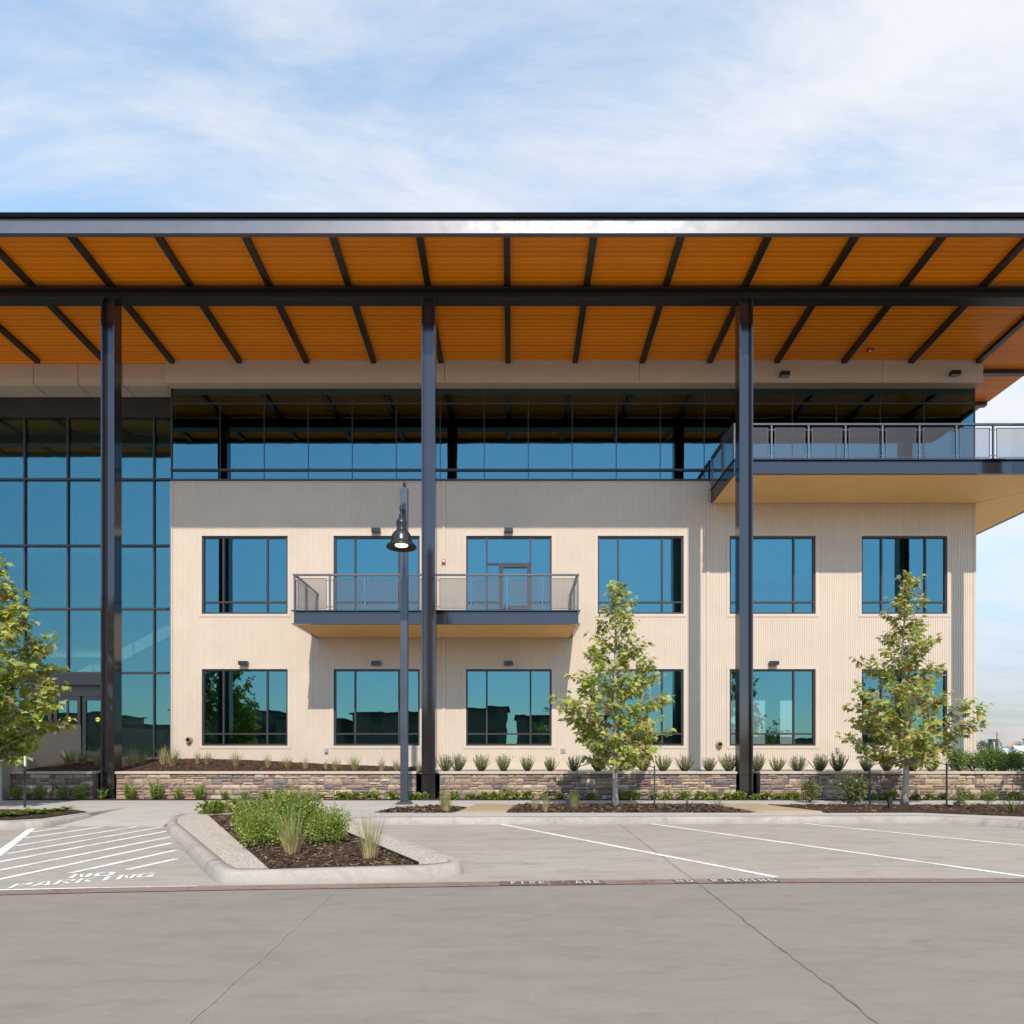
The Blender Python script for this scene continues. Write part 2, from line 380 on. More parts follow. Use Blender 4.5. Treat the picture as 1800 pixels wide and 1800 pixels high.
# ================================================================== ground
YF = 22.64                                  # face of the beige siding
def zs(x, y):                               # pavement between kerb and stone wall
    return 0.15 + max(0.0, min(1.0, (y-14.6)/3.9))*0.07
g = MB(); g.poly([(-1400,-1400,-0.03),(1400,-1400,-0.03),(1400,1600,-0.03),(-1400,1600,-0.03)])
tag(g.build('ground', 'pavement'), 'pale ground reaching out to the horizon', 'ground', None, 'structure')
RED = [(-22, 6.2), (-12, 6.75), gnd(-30,1570.5), gnd(170,1565.5), gnd(385,1561.5), gnd(620,1558), gnd(900,1553.4), gnd(1200,1549.8), gnd(1440,1548), gnd(1830,1548), (14, 8.0), (26, 8.2)]
EDGE = [(-60, 4.6)]+RED+[(60, 8.6)]              # the lane meets the bays under the red stripe
g = MB(); 
for (x0, y0), (x1, y1) in zip(EDGE, EDGE[1:]): g.poly([(x0,-3.5,-.002),(x1,-3.5,-.002),(x1,y1,-.002),(x0,y0,-.002)])
tag(g.build('driveway', 'drive'), 'brownish grey concrete drive lane in the foreground', 'drive lane', None, 'structure')
g = MB()
for (x0, y0), (x1, y1) in zip(EDGE, EDGE[1:]): g.poly([(x0,y0,0),(x1,y1,0),(x1,19,0),(x0,19,0)])
tag(g.build('parking_lot', 'pavement'), 'pale concrete parking bays before the office building', 'parking lot', None, 'structure')

# kerb line (gutter edge), going from far right round the planted peninsula to the ramp
KERB = [(26, 8.2), (10.6, 12.6), (9.35, 14.0), (8.9, 14.12), (-3.0, 13.82), (-3.36, 13.6), (-0.62, 8.45), (-0.60, 8.05), (-0.95, 7.80),
        (-3.0, 7.48), (-3.35, 7.52), (-3.62, 7.85), (-6.75, 12.75), (-7.30, 13.85), (-7.45, 14.7), (-7.60, 15.9)]
def smooth_poly(pts, r=0.35, n=4):
    out = [Vector(pts[0])]
    for i in range(1, len(pts)-1):
        a, p, b = Vector(pts[i-1]), Vector(pts[i]), Vector(pts[i+1])
        da, db = (a-p), (b-p); k = min(r, da.length*0.45, db.length*0.45)
        s0, s1 = p+da.normalized()*k, p+db.normalized()*k
        for t in range(n+1):
            t /= n; out.append(s0*(1-t)**2 + p*2*t*(1-t) + s1*t*t)
    out.append(Vector(pts[-1])); return out
def offset(line, d):
    res = []
    for i, p in enumerate(line):
        t = (line[min(i+1, len(line)-1)] - line[max(i-1, 0)]).normalized()
        res.append(p + Vector((t.y, -t.x))*d)
    return res
KL = smooth_poly(KERB)
def kerb(line, name, label, h=0.15):
    prof = [(0.0, -0.02), (0.0, 0.02), (0.035, h*0.78), (0.06, h*0.94), (0.10, h), (0.20, h+0.002), (0.20, -0.02)]
    m = MB(); rings = []
    cols = [[m.vert((q.x, q.y, z)) for q in offset(line, o)] for o, z in prof]
    for a, b in zip(cols, cols[1:]):
        for i in range(len(line)-1): m.face((a[i], a[i+1], b[i+1], b[i]))
    return tag(m.build(name, 'kerb_concrete', smooth=True), label, 'kerb', None, 'structure')
kerb(KL, 'kerb', 'pale concrete kerb round the planted peninsula and along the walk')
# walk: everything inside the kerb, as far as the stone wall
inner = offset(KL, 0.19)
def zk(x, y): return 0.147 if y < 14.6 else zs(x, y)-0.003
m = MB()
ia = next(i for i, q in enumerate(inner) if q.x < -2.4 and q.y > 13)      # where the kerb turns into the peninsula
ib = max(i for i, q in enumerate(inner) if q.y < 13.2)+1
edge_ = [q for q in inner[:ia]] + [Vector((-3.3, 13.9)), Vector((-7.2, 13.95))] + [q for q in inner[ib:] if q.y > 13.95]
for a, b in zip(edge_, edge_[1:]):
    if abs(a.x-b.x) < 1e-3: continue
    m.poly([(a.x,a.y,.1465),(b.x,b.y,.1465),(b.x,max(14.7,b.y),.149),(a.x,max(14.7,a.y),.149)])
m.poly([(26,14.7,0.149),(26,18.7,0.217),(-7.62,18.7,0.217),(-7.62,14.7,0.149)])
m.poly([(-7.62,16.3,0.178),(-7.62,18.7,0.217),(-40,18.7,0.217),(-40,16.3,0.178)])
# ramp down to the bays, closed against the kerbs on both sides
rows = [(13.45, -9.5), (13.9, -9.5), (14.6, -9.5), (15.4, -9.55), (16.3, -9.6)]
zr = lambda y: 0.003+0.175*(y-13.45)/2.85
for (ya_, xa), (yb_, xb) in zip(rows, rows[1:]): m.poly([(xa,ya_,zr(ya_)),(-7.18,ya_,zr(ya_)),(-7.3,yb_,zr(yb_)),(xb,yb_,zr(yb_))])
tag(m.build('sidewalk', 'walk'), 'pale concrete walk between the kerb and the stone wall', 'walk', None, 'structure')
# left kerb with its own bed
LK = [Vector(p) for p in ((-30, 12.3), (-9.85, 12.97), (-9.45, 13.25), (-9.40, 13.9), (-9.41, 14.7))]
LKs = smooth_poly([tuple(p) for p in LK][::-1], 0.3)
kerb(LKs, 'kerb', 'pale concrete kerb round the bed with leafy plants beside the ramp')
m = MB(); il = offset(LKs, 0.19)
zv = lambda y: .147+max(0, y-13)*.009
vp = [(q.x, q.y) for q in il]; vp += [(-30, 16.35), (-9.5, 16.35)] if il[0].x < il[-1].x else [(-30, 16.35), (-9.5, 16.35)]
if il[0].x > il[-1].x: vp = [(-9.5, 16.35)]+vp[:-1]
m.prism(vp, -0.02, lambda x, y: zv(y))
tag(m.build('walk_verge', 'walk'), 'strip of pale concrete beside the kerb of the leafy bed', 'walk', None, 'structure')

# peninsula: exposed aggregate and mulch
m = MB(); pts = [(q.x, q.y) for q in inner if (q.x < 0 and q.x > -7.6 and q.y < 15)]
m.prism(pts, 0.05, 0.150)
tag(m.build('aggregate_band', 'aggregate'), 'exposed pebble aggregate paving round the planted peninsula', 'paving', None, 'structure')
MUL = [(-6.7, 14.42), (-2.84, 7.66), (-1.16, 7.98), (-2.93, 11.25), (-3.75, 14.5)]
def bed(outline, name, label, base, amp=0.03, step=0.09, crown=0.05, edge_fall=0.25, chips=1400, chip_s=1.0):
    """mulch bed: a bumpy sheet over a polygon plus loose chips of bark"""
    n = len(outline); xs = [p[0] for p in outline]; ys = [p[1] for p in outline]
    def inside(x, y):
        c = False; j = n-1
        for i in range(n):
            if (ys[i] > y) != (ys[j] > y) and x < (xs[j]-xs[i])*(y-ys[i])/(ys[j]-ys[i])+xs[i]: c = not c
            j = i
        return c
    def edge(x, y):
        d = 9
        for i in range(n):
            a = Vector(outline[i]); b = Vector(outline[(i+1) % n]); p = Vector((x, y)); t = max(0, min(1, (p-a).dot(b-a)/(b-a).length_squared))
            d = min(d, (p-a-(b-a)*t).length)
        return d
    fb = base if callable(base) else (lambda x, y: base)
    def h(x, y):
        e = min(1.0, edge(x, y)/edge_fall)
        return fb(x, y) + crown*e + e*amp*(mnoise.noise(Vector((x*5.1, y*5.1, 3))) + 0.7*mnoise.noise(Vector((x*17, y*17, 9))))
    bm = bmesh.new(); vs_ = [bm.verts.new((x, y, 0)) for x, y in outline]; bm.faces.new(vs_)
    for axis, lo, hi in ((0, min(xs), max(xs)), (1, min(ys), max(ys))):
        t = lo+step
        while t < hi:
            no = Vector((1,0,0)) if axis == 0 else Vector((0,1,0)); co = no*t
            bmesh.ops.bisect_plane(bm, geom=bm.verts[:]+bm.edges[:]+bm.faces[:], plane_co=co, plane_no=no); t += step
    bmesh.ops.triangulate(bm, faces=bm.faces[:])
    for v in bm.verts: v.co.z = h(v.co.x, v.co.y)
    bmesh.ops.recalc_face_normals(bm, faces=bm.faces)
    if sum(f.normal.z for f in bm.faces) < 0: bmesh.ops.reverse_faces(bm, faces=bm.faces)
    me = bpy.data.meshes.new(name); bm.to_mesh(me); bm.free(); me.materials.append(MAT['mulch'])
    o = bpy.data.objects.new(name, me); sc.collection.objects.link(o); tag(o, label, 'mulch bed', None, 'structure')
    c = MB(); k = 0
    while k < chips:
        x = R.uniform(min(xs), max(xs)); y = R.uniform(min(ys), max(ys))
        if not inside(x, y): continue
        k += 1; z = h(x, y)+0.006; a = R.uniform(0, math.pi); L = R.uniform(0.015, 0.05)*chip_s; W = R.uniform(0.003, 0.010)*chip_s
        if R.random() < 0.06: L *= 2.6; W *= 0.5
        d = Vector((math.cos(a), math.sin(a), R.uniform(-.35, .35)))*L; q = Vector((-math.sin(a), math.cos(a), R.uniform(-.5, .5)))*W
        p = Vector((x, y, z)); col = jit(R.choice(((.06,.032,.02),(.12,.07,.045),(.17,.11,.07),(.26,.18,.12),(.09,.05,.03))), .25)
        c.poly([p-d-q, p+d-q, p+d+q, p-d+q], col)
    tag(c.build('bark_mulch', 'chip', tint=True), 'loose bark chips and straw on the '+label.split(' on ')[0][:60], 'bark chips', None, 'stuff')
    return h
h_pen = bed(MUL, 'planting_bed', 'dark mulch bed of the kerbed peninsula with bushes and grasses', 0.152, chips=5200, crown=0.03, amp=0.022)
# thin black edging strip along the mulch
m = MB(); m.bar((-1.14,7.96,0.155),(-2.92,11.26,0.16),0.02,0.06)
tag(m.build('edging_strip', 'black_paint'), 'thin black edging strip beside the mulch of the peninsula', 'edging', None, 'structure')
BEDS = [ [(-3.15,14.95),(-1.35,14.95),(-1.05,16.0),(-1.9,16.55),(-2.4,16.1),(-2.85,16.0)],
         [(-0.12,14.95),(5.50,14.95),(5.05,16.85),(0.15,16.85)],
         [(7.15,14.9),(9.3,14.95),(11.4,13.8),(16,11.9),(26,9.5),(26,16.6),(6.35,16.75)] ]
BL = ['mulch bed round the foot of the lamp post', 'mulch bed with the slender tree before the fourth window', 'mulch bed with the broad tree near the building corner']
hb = [bed(p, 'planting_bed', l, lambda x, y: zs(x, y)+0.004, crown=0.03, amp=0.05, chips=n, step=0.12, chip_s=1.5) for p, l, n in zip(BEDS, BL, (1200, 4200, 5600))]
h_left = bed([(-20,13.2),(-10.2,13.28),(-9.76,13.6),(-9.70,14.95),(-10.3,15.4),(-20,15.6)], 'planting_bed', 'mulch bed with broad leafy plants beside the ramp', lambda x, y: 0.158+max(0,y-13.3)*0.012, chips=1500, step=0.14, crown=0.025)
# flagstones crossing the beds
for pts, lab in (([(-1.22,14.96),(-0.14,14.93),(0.10,16.6),(-0.92,16.72)], 'tan sandstone slab between the lamp post and the slender tree'),
                 ([(5.55,14.93),(7.08,14.92),(6.3,16.78),(5.1,16.8)], 'tan sandstone slab between the slender tree and the broad tree')):
    m = MB(); m.prism(pts, lambda x, y: zs(x, y)-0.02, lambda x, y: zs(x, y)+0.035)
    tag(m.build('stepping_slab', 'flagstone', bevel=0.012), lab, 'stone slab', 'sandstone slabs crossing the beds', 'thing')

# ------------------------------------------------------------------ paint on the pavement
def strip(pts, wd, z, name, mat, label, cat='road marking'):
    m = MB(); line = [Vector(p) for p in pts]; a = offset(line, -wd/2); b = offset(line, wd/2)
    for i in range(len(line)-1): m.poly([(a[i].x,a[i].y,z),(a[i+1].x,a[i+1].y,z),(b[i+1].x,b[i+1].y,z),(b[i].x,b[i].y,z)])
    o = m.build(name, mat)
    for f in o.data.polygons:
        if f.normal.z < 0: f.flip()
    return tag(o, label, cat, None, 'structure')
strip([gnd(865,1446), gnd(1364,1542)], 0.105, 0.004, 'parking_line', 'line_paint', 'white slanted bay line that ends by the second word of red stripe')
strip([gnd(1132,1446.5), gnd(1830,1545)], 0.105, 0.004, 'parking_line', 'line_paint', 'white slanted bay line starting in front of the slender tree')
strip([gnd(1397,1446), gnd(1815,1488)], 0.105, 0.004, 'parking_line', 'line_paint', 'white slanted bay line starting in front of the broad tree')
strip([gnd(56,1457), gnd(-60,1545)], 0.13, 0.004, 'parking_line', 'line_paint', 'white line closing the hatched area beside the leafy bed')
HL = [((55,1463),(120,1454)),((40,1474),(180,1453.5)),((28,1487),(248,1452)),((12,1501),(285,1454)),((-10,1517),(295,1461)),((-10,1532),(302,1471)),((-10,1548),(302,1482)),((124,1535),(313,1494)),((223,1529),(311,1510))]
for i, (a, b_) in enumerate(HL):
    strip([gnd(*a), gnd(*b_)], 0.10, 0.004, 'hatch_line', 'line_paint', f'{ordn(i)} white hatch stripe counted from the ramp')['group'] = 'white hatch stripes of the no parking area'
strip([(-14,6.78), gnd(-40,1566.5), gnd(165,1562), gnd(345,1559)], 0.11, 0.004, 'parking_line', 'line_paint', 'long white line between NO PARKING and the red stripe')
strip(RED, 0.25, 0.006, 'fire_lane_stripe', 'red_stripe', 'worn dull red fire lane stripe across the concrete')
# darker repainted patches that carry the words
for a, b_ in (((878,1553.8),(960,1552.6)),((968,1552.5),(1062,1551.3)),((1183,1550),(1222,1549.6)),((1248,1549.3),(1366,1548.4))):
    strip([gnd(*a), gnd(*b_)], 0.225, 0.009, 'stencil_patch', 'dark_red_stripe', 'dark red patch under white letters on the fire lane stripe')
# block letters, drawn in a 4 x 6 box as polygons, with stencil breaks
GL = {
 'N': [[(0,0),(1,0),(1,6),(0,6)], [(3,0),(4,0),(4,6),(3,6)], [(1.2,6),(2.2,4.2),(3-.2,0),(1.9,1.9)]],
 'O': [[(0,.9),(.9,0),(1.8,0),(1.8,1),(1,1.5),(1,4.5),(1.8,5),(1.8,6),(.9,6),(0,5.1)], [(4,.9),(3.1,0),(2.2,0),(2.2,1),(3,1.5),(3,4.5),(2.2,5),(2.2,6),(3.1,6),(4,5.1)]],
 'P': [[(0,0),(1,0),(1,6),(0,6)], [(1.3,6),(3.3,6),(4,5.2),(4,3.5),(3.3,2.6),(1.3,2.6),(1.3,3.6),(2.8,3.6),(3,4),(3,4.7),(2.8,5),(1.3,5)]],
 'A': [[(0,0),(1,0),(1.9,6),(1.3,6)], [(3,0),(4,0),(2.7,6),(2.1,6)], [(1.25,1.3),(2.75,1.3),(2.6,2.2),(1.4,2.2)]],
 'R': [[(0,0),(1,0),(1,6),(0,6)], [(1.3,6),(3.3,6),(4,5.2),(4,3.7),(3.3,2.9),(1.3,2.9),(1.3,3.8),(2.8,3.8),(3,4.1),(3,4.8),(2.8,5),(1.3,5)], [(1.5,2.6),(2.6,2.6),(4,0),(2.9,0)]],
 'K': [[(0,0),(1,0),(1,6),(0,6)], [(1.3,3.1),(3,6),(4,6),(2.2,3.2)], [(1.5,2.6),(2.4,2.9),(4,0),(2.9,0)]],
 'I': [[(1.4,0),(2.6,0),(2.6,6),(1.4,6)]],
 'G': [[(1.9,6),(.9,6),(0,5.1),(0,.9),(.9,0),(1.9,0),(1.9,1),(1,1.4),(1,4.6),(1.9,5)], [(2.2,6),(3.2,6),(4,5.2),(4,4.4),(3,4.4),(2.8,5),(2.2,5)], [(2.2,0),(4,0),(4,2.9),(2.3,2.9),(2.3,2),(3,2),(3,1),(2.2,1)]],
 'F': [[(0,0),(1,0),(1,6),(0,6)], [(1.2,5),(4,5),(4,6),(1.2,6)], [(1.2,2.6),(3.4,2.6),(3.4,3.5),(1.2,3.5)]],
 'E': [[(0,0),(1,0),(1,6),(0,6)], [(1.2,5),(4,5),(4,6),(1.2,6)], [(1.2,2.6),(3.5,2.6),(3.5,3.5),(1.2,3.5)], [(1.2,0),(4,0),(4,1),(1.2,1)]],
 'L': [[(0.1,3.9),(.8,4.2),(.9,5.1),(.2,5.4)], [(2.6,.1),(3.6,0),(3.8,.7),(2.9,.8)]],          # worn away but for two flakes
}
def words(items, z, name, mat, label):
    """items: (letter, origin xy, unit vector along, unit vector up, width, height)"""
    m = MB()
    for ch, o, e, u, wd, ht in items:
        for poly in GL[ch]:
            P = [(o[0]+e[0]*x/4*wd+u[0]*y/6*ht, o[1]+e[1]*x/4*wd+u[1]*y/6*ht, z) for x, y in poly]
            m.poly(P)
    ob = m.build(name, mat)
    for f in ob.data.polygons:
        if f.normal.z < 0: f.flip()
    return tag(ob, label, 'road marking', None, 'structure')
def run(text, xs, row, wd, ht):
    it = []
    for ch, x in zip(text, xs):
        yy = row(x); a = Vector(gnd(x, yy)); b_ = Vector(gnd(x+6, row(x+6))); e = (b_-a).normalized(); u = Vector((-e.y, e.x))
        o = a - e*wd/2 - u*ht/2; it.append((ch, o, e, u, wd, ht))
    return it
row = lambda x: 1553.2-(x-900)*0.0118 + max(0, x-1200)*0.0058
words(run('FIRE', (903,918,936,952), row, 0.062, 0.135) + run('LANE', (995,1016,1032,1049), row, 0.066, 0.135) , 0.012, 'fire_lane_lettering', 'stencil_white', 'white words FIRE LANE on the red stripe, the L nearly worn away')
words(run('NO', (1194,1212), row, 0.072, 0.14) + run('PARKING', (1257,1277,1295,1313,1325,1340,1357), row, 0.076, 0.14), 0.012, 'no_parking_lettering', 'stencil_white', 'small white words NO PARKING on the red stripe')
# big stencil, set square to the slanted bays
def big(text, p0, p1, ht, sl):
    a = Vector(p0); b_ = Vector(p1); e = (b_-a).normalized(); u = Vector(sl).normalized(); n = len(text); st = (b_-a).length/n
    return [(c, a+e*st*i, e, u, st*0.88, ht) for i, c in enumerate(text)]
P0, P1 = gnd(12.5,1562.5), gnd(272,1541); N0, N1 = gnd(119,1544.5), gnd(202,1539)
words(big('PARKING', P0, P1, 0.28, (-.36,.93)) + big('NO', N0, N1, 0.28, (-.36,.93)), 0.005, 'no_parking_lettering', 'line_paint', 'large white stencilled words NO PARKING beside the hatching')
worn('joint_pale', (0.36, 0.31, 0.265), (0.27, 0.23, 0.195), 0.8)
# sealed joints across the slabs
def joint(pts, wd, name, mat, label, zj=0.002):
    q = []
    for a, b_ in zip(pts, pts[1:]):
        A_, B_ = Vector(gnd(*a)), Vector(gnd(*b_))
        for k in range(10): q.append(A_.lerp(B_, k/10) + Vector((R.uniform(-.012,.012), R.uniform(-.01,.01))))
    q.append(Vector(gnd(*pts[-1])))
    strip([tuple(v) for v in q], wd, zj, name, mat, label, 'pavement joint')
joint([(1085,1447),(1222,1548)], 0.028, 'pavement_joint', 'joint_tan', 'tan sealed joint running slantwise through the parking bays')
joint([(1228,1553),(1290,1603),(1365,1662),(1440,1717),(1545,1800),(1600,1845)], 0.015, 'pavement_joint', 'joint_dark', 'dark cracked joint running slantwise through the drive lane')
joint([(594,1563),(470,1676),(330,1802),(290,1840)], 0.010, 'pavement_joint', 'joint_pale', 'faint pale joint slanting across the drive lane below the peninsula')

# ================================================================== terrace behind the stone wall
g = MB(); g.poly([(-60,18.85,0.93),(300,18.85,0.93),(900,1500,0.93),(-900,1500,0.93),(-60,40,0.93)])
tag(g.build('terrain', 'gravel_strip'), 'flat raised land behind the stone wall reaching the horizon', 'land', None, 'structure')
def zt(x, y):
    t = max(0, min(1, (y-18.9)/3.2)); l = max(0, min(1, (-3.2-x)/8.0)); l = l*l*(3-2*l)
    return 0.955 + t*(0.10 + 0.27*l)
bed([(-14.5,18.85),(-2.75,18.85),(-2.75,22.55),(-14.5,23.2)], 'planting_bed', 'sloping mulch bank with tufts of grass under the glass entrance', lambda x, y: zt(x, y), crown=0.0, edge_fall=0.05, amp=0.02, step=0.2, chips=4200, chip_s=1.3)
bed([(-2.2,18.9),(24,18.9),(24,19.75),(-2.2,19.75)], 'planting_bed', 'strip of mulch with rosemary behind the stone wall', lambda x, y: 0.962, crown=0.01, edge_fall=0.1, amp=0.012, step=0.3, chips=2200, chip_s=1.2)
m = MB(); m.box(-14.4,-11.9,22.9,23.3,1.0,1.335)
tag(m.build('kerb', 'kerb_concrete'), 'low pale sill under the glass entrance wall', 'kerb', None, 'structure')
# ================================================================== the office building
B = empty('office_building', (2.1, 22.64, 1.0), 'three storey office building with ribbed beige siding, blue glass and a wide orange soffit roof', 'office building')
XL, XR = -11.81, 16.04
WC = [-9.25+4.567*k for k in range(6)]
WW = 2.98
LOW, UPP = (1.78, 4.43), (6.34, 9.04)
openings = [(c-WW/2, c+WW/2, z0, z1) for z0, z1 in (LOW, UPP) for c in WC]
Z0, Z1 = 1.14, 10.90
def siding():
    m = MB(); P = 0.0795
    def strip_(x0, y0, x1, y1, ops, axis=0):
        c = (x0+x1)/2; cuts = [(a[2], a[3]) for a in ops if a[0] < c < a[1]]; cuts.sort(); z = Z0; segs = []
        for a, b_ in cuts: segs.append((z, a)); z = b_
        segs.append((z, Z1))
        for a, b_ in segs:
            if axis == 0: m.poly([(x0,y0,a),(x1,y1,a),(x1,y1,b_),(x0,y0,b_)])
            else: m.poly([(y0,x0,a),(y1,x1,a),(y1,x1,b_),(y0,x0,b_)])
    def runs(a, b_, base, sgn, ops, axis):
        x = a
        while x < b_-1e-6:
            q = [(x, base), (x+P*.56, base), (x+P*.66, base+sgn*.014), (x+P*.90, base+sgn*.014), (x+P, base)]
            for (u0, v0), (u1, v1) in zip(q, q[1:]):
                u0, u1 = min(u0, b_), min(u1, b_)
                if u1-u0 > 1e-6: strip_(u0, v0, u1, v1, ops, axis)
            x += P
    runs(XL, XR, YF, 1, openings, 0)
    runs(YF, 36.0, XR, -1, [], 1)            # east flank
    m.poly([(XL,YF,Z0),(XL,23.35,Z0),(XL,23.35,Z1),(XL,YF,Z1)])
    return m.build('siding_wall', 'siding', B)
wall = siding()
m = MB()                                      # corner trims, vertical control joints, plinth
m.box(XL-.02, XL+.07, YF-.015, YF+.06, Z0, Z1); m.box(XR-.07, XR+.015, YF-.015, YF+.06, Z0, Z1)
for x in (-2.36, 6.77): m.box(x-.045, x+.045, YF-.025, YF+.02, Z0, Z1)
m.box(XL-.01, XR+.01, YF-.03, YF+.1, 0.95, Z0); m.box(XL, XR, YF-.02, YF+.2, Z1, Z1+.03)
m.build('siding_trim', 'trim_beige', wall)

def pane(p, x0, x1, y, z0, z1, k=.0022):
    a, b_, c_ = (R.uniform(-k, k) for _ in range(3)); d = lambda i: (a, b_, c_, b_+c_-a)[i]      # every pane sits a hair out of true
    p.hexa([(x0,y+a,z0),(x1,y+b_,z0),(x1,y+b_+.012,z0),(x0,y+a+.012,z0),(x0,y+c_,z1),(x1,y+b_+c_-a,z1),(x1,y+b_+c_-a+.012,z1),(x0,y+c_+.012,z1)])
def window(c, z0, z1, door=False, blind=None):
    a, b_ = c-WW/2, c+WW/2; y0, y1 = YF+.045, YF+.125; m = MB(); t = .065
    m.box(a, a+t, y0, y1, z0, z1); m.box(b_-t, b_, y0, y1, z0, z1); m.box(a+t, b_-t, y0, y1, z0, z0+t); m.box(a+t, b_-t, y0, y1, z1-t, z1)
    v1, v2, h = a+.245*WW, a+.755*WW, z0+.155*(z1-z0); mw = .028
    for v in (v1, v2): m.box(v-mw, v+mw, y0+.005, y1, z0+t, z1-t)
    if not door:
        for x0, x1 in ((a+t, v1-mw), (v1+mw, v2-mw), (v2+mw, b_-t)): m.box(x0, x1, y0+.01, y1, h-mw, h+mw)
    else:
        for x0, x1 in ((a+t, v1-mw), (v2+mw, b_-t)): m.box(x0, x1, y0+.01, y1, h-mw, h+mw)
        zt_ = z0+1.78; m.box(v1+mw, v2-mw, y0+.01, y1, zt_-.06, zt_)
        m.box(v1+mw, v1+.42, y0+.012, y1, h-mw, h+mw); m.box(v1+.42, v1+.48, y0+.01, y1, z0+t, zt_-.06)
    o = m.build('window', 'mullion', B)
    yg = YF+.095
    cl = MB()                                 # flashing collar round the opening
    for x0, x1, u0, u1 in ((a-.10,a,z0-.10,z1+.10),(b_,b_+.10,z0-.10,z1+.10),(a,b_,z1,z1+.10),(a,b_,z0-.10,z0)): cl.box(x0, x1, YF-.012, YF+.16, u0, u1)
    cl.build('collar', 'trim_beige', o)
    p = MB(); e = .003
    hs = [h] if not door else [h]
    for x0, x1 in ((a+t-e, v1-mw+e), (v1+mw-e, v2-mw+e), (v2+mw-e, b_-t+e)):
        for q0, q1 in ((z0+t-e, h-mw+e), (h+mw-e, z1-t+e)): pane(p, x0, x1, yg, q0, q1)
        if door: p.box(x0, x1, yg, yg+.012, h-mw+e, h+mw-e)
    p.build('pane', 'glass_blue', o)
    if blind:
        s = MB(); z = z1-.08
        zb = z0+(z1-z0)*(1-blind)
        while z > zb:
            s.poly([(a+.08, YF+.20, z), (b_-.08, YF+.20, z), (b_-.08, YF+.235, z-.03), (a+.08, YF+.235, z-.03)]); z -= .052
        s.build('blind', 'blind', o)
    if door:
        d = MB(); x0, x1, zt_ = v1+.48, v2-mw, z0+1.72
        d.box(x0, x0+.09, y0-.01, y1-.01, z0+t, zt_); d.box(x1-.09, x1, y0-.01, y1-.01, z0+t, zt_); d.box(x0+.09, x1-.09, y0-.01, y1-.01, zt_-.1, zt_); d.box(x0+.09, x1-.09, y0-.01, y1-.01, z0+t, z0+.3)
        dd = d.build('balcony_door', 'mullion', B); tag(dd, 'glazed door opening onto the small balcony')
        hd = MB(); hd.tube([(x0+.05,y0-.015,z0+.95),(x0+.05,y0-.06,z0+.97),(x0+.05,y0-.06,z0+1.15),(x0+.05,y0-.015,z0+1.17)], .012, 6); hd.build('handle', 'rail_steel', dd)
    return o
for k, c in enumerate(WC):
    window(c, *LOW, blind=(None, None, None, None, None, None)[k])
    window(c, *UPP, door=(k == 2), blind=(None, .95, .9, .95, .55, None)[k])

# glazing of the third floor
m = MB(); yg = YF+.01; gz0, gz1 = 10.93, 14.22
V = [XL+1.70] + [XL+1.70+1.5245*k for k in range(1, 18)]; V = [v for v in V if v < XR-.3]
m.box(XL, XR, yg-.05, yg+.10, gz0, gz0+.07); m.box(XL, XR, yg-.03, yg+.07, 11.29, 11.36); m.box(XL, XR, yg+.0, yg+.07, 13.60, 13.66); m.box(XL, XR, yg-.01, yg+.07, gz1-.05, gz1)
for v in V: m.box(v-.013, v+.013, yg+.008, yg+.07, gz0+.07, gz1-.05)
m.box(XL, XL+.05, yg-.01, yg+.07, gz0+.07, gz1-.05); m.box(XR-.04, XR, yg, yg+.07, gz0+.07, gz1-.05)
y = YF+1.6
while y < 36: m.box(XR-.06, XR+.008, y-.025, y+.025, gz0+.07, gz1-.05); y += 1.5245
m.box(XR-.06, XR+.01, yg+.10, 36, gz0, gz0+.07)
cw = m.build('curtain_wall', 'mullion', B)
p = MB(); xs = [XL+.05]+V+[XR-.04]
for x0, x1 in zip(xs, xs[1:]):
    for q0, q1 in ((gz0+.07, 11.29), (11.36, 13.60), (13.66, gz1-.05)): 
        pane(p, x0+.012, x1-.012, yg+.02, q0, q1, .0025)
p.box(XR-.03, XR-.018, yg+.12, 36, gz0+.07, gz1)
p.build('pane', 'glass_dark', cw)

# glazed atrium with the entrance
ya = 23.30; AX0 = -24.0; m = MB()
az0, az1 = 1.33, 14.20
AV = [-11.86-.89-1.535*k for k in range(0, 9)]
HZs = [11.27, 8.91, 6.66, 4.38]
m.box(AX0, -11.83, ya-.03, ya+.12, az0, az0+.08)
for z in HZs: m.box(AX0, -11.83, ya-.035, ya+.1, z-.035, z+.035)
for v in AV: m.box(v-.026, v+.026, ya-.028, ya+.16, az0+.08, 13.46)
m.box(-11.88, -11.83, ya-.03, ya+.12, az0+.08, 13.46)
m.box(AX0, -11.9, ya+.10, ya+.16, 12.42, 12.50)
at = m.build('curtain_wall', 'mullion', B)
sp_ = MB(); sp_.box(AX0, -11.83, ya-.02, ya+.2, 13.46, 14.20); sp_.build('spandrel', 'dark_beam', at)
p = MB(); xs = sorted(AV+[AX0, -11.88]); zz = [az0+.08]+sorted(HZs)+[13.46]
DOOR = (-18.0, -14.25)
for x0, x1 in zip(xs, xs[1:]):
    for q0, q1 in zip(zz, zz[1:]):
        if q0 < 2 and x0 > DOOR[0]-.2 and x1 < DOOR[1]+.2: continue
        pane(p, x0+.02, x1-.02, ya+.03, q0+.03, q1-.03)
p.build('pane', 'glass_atrium', at)
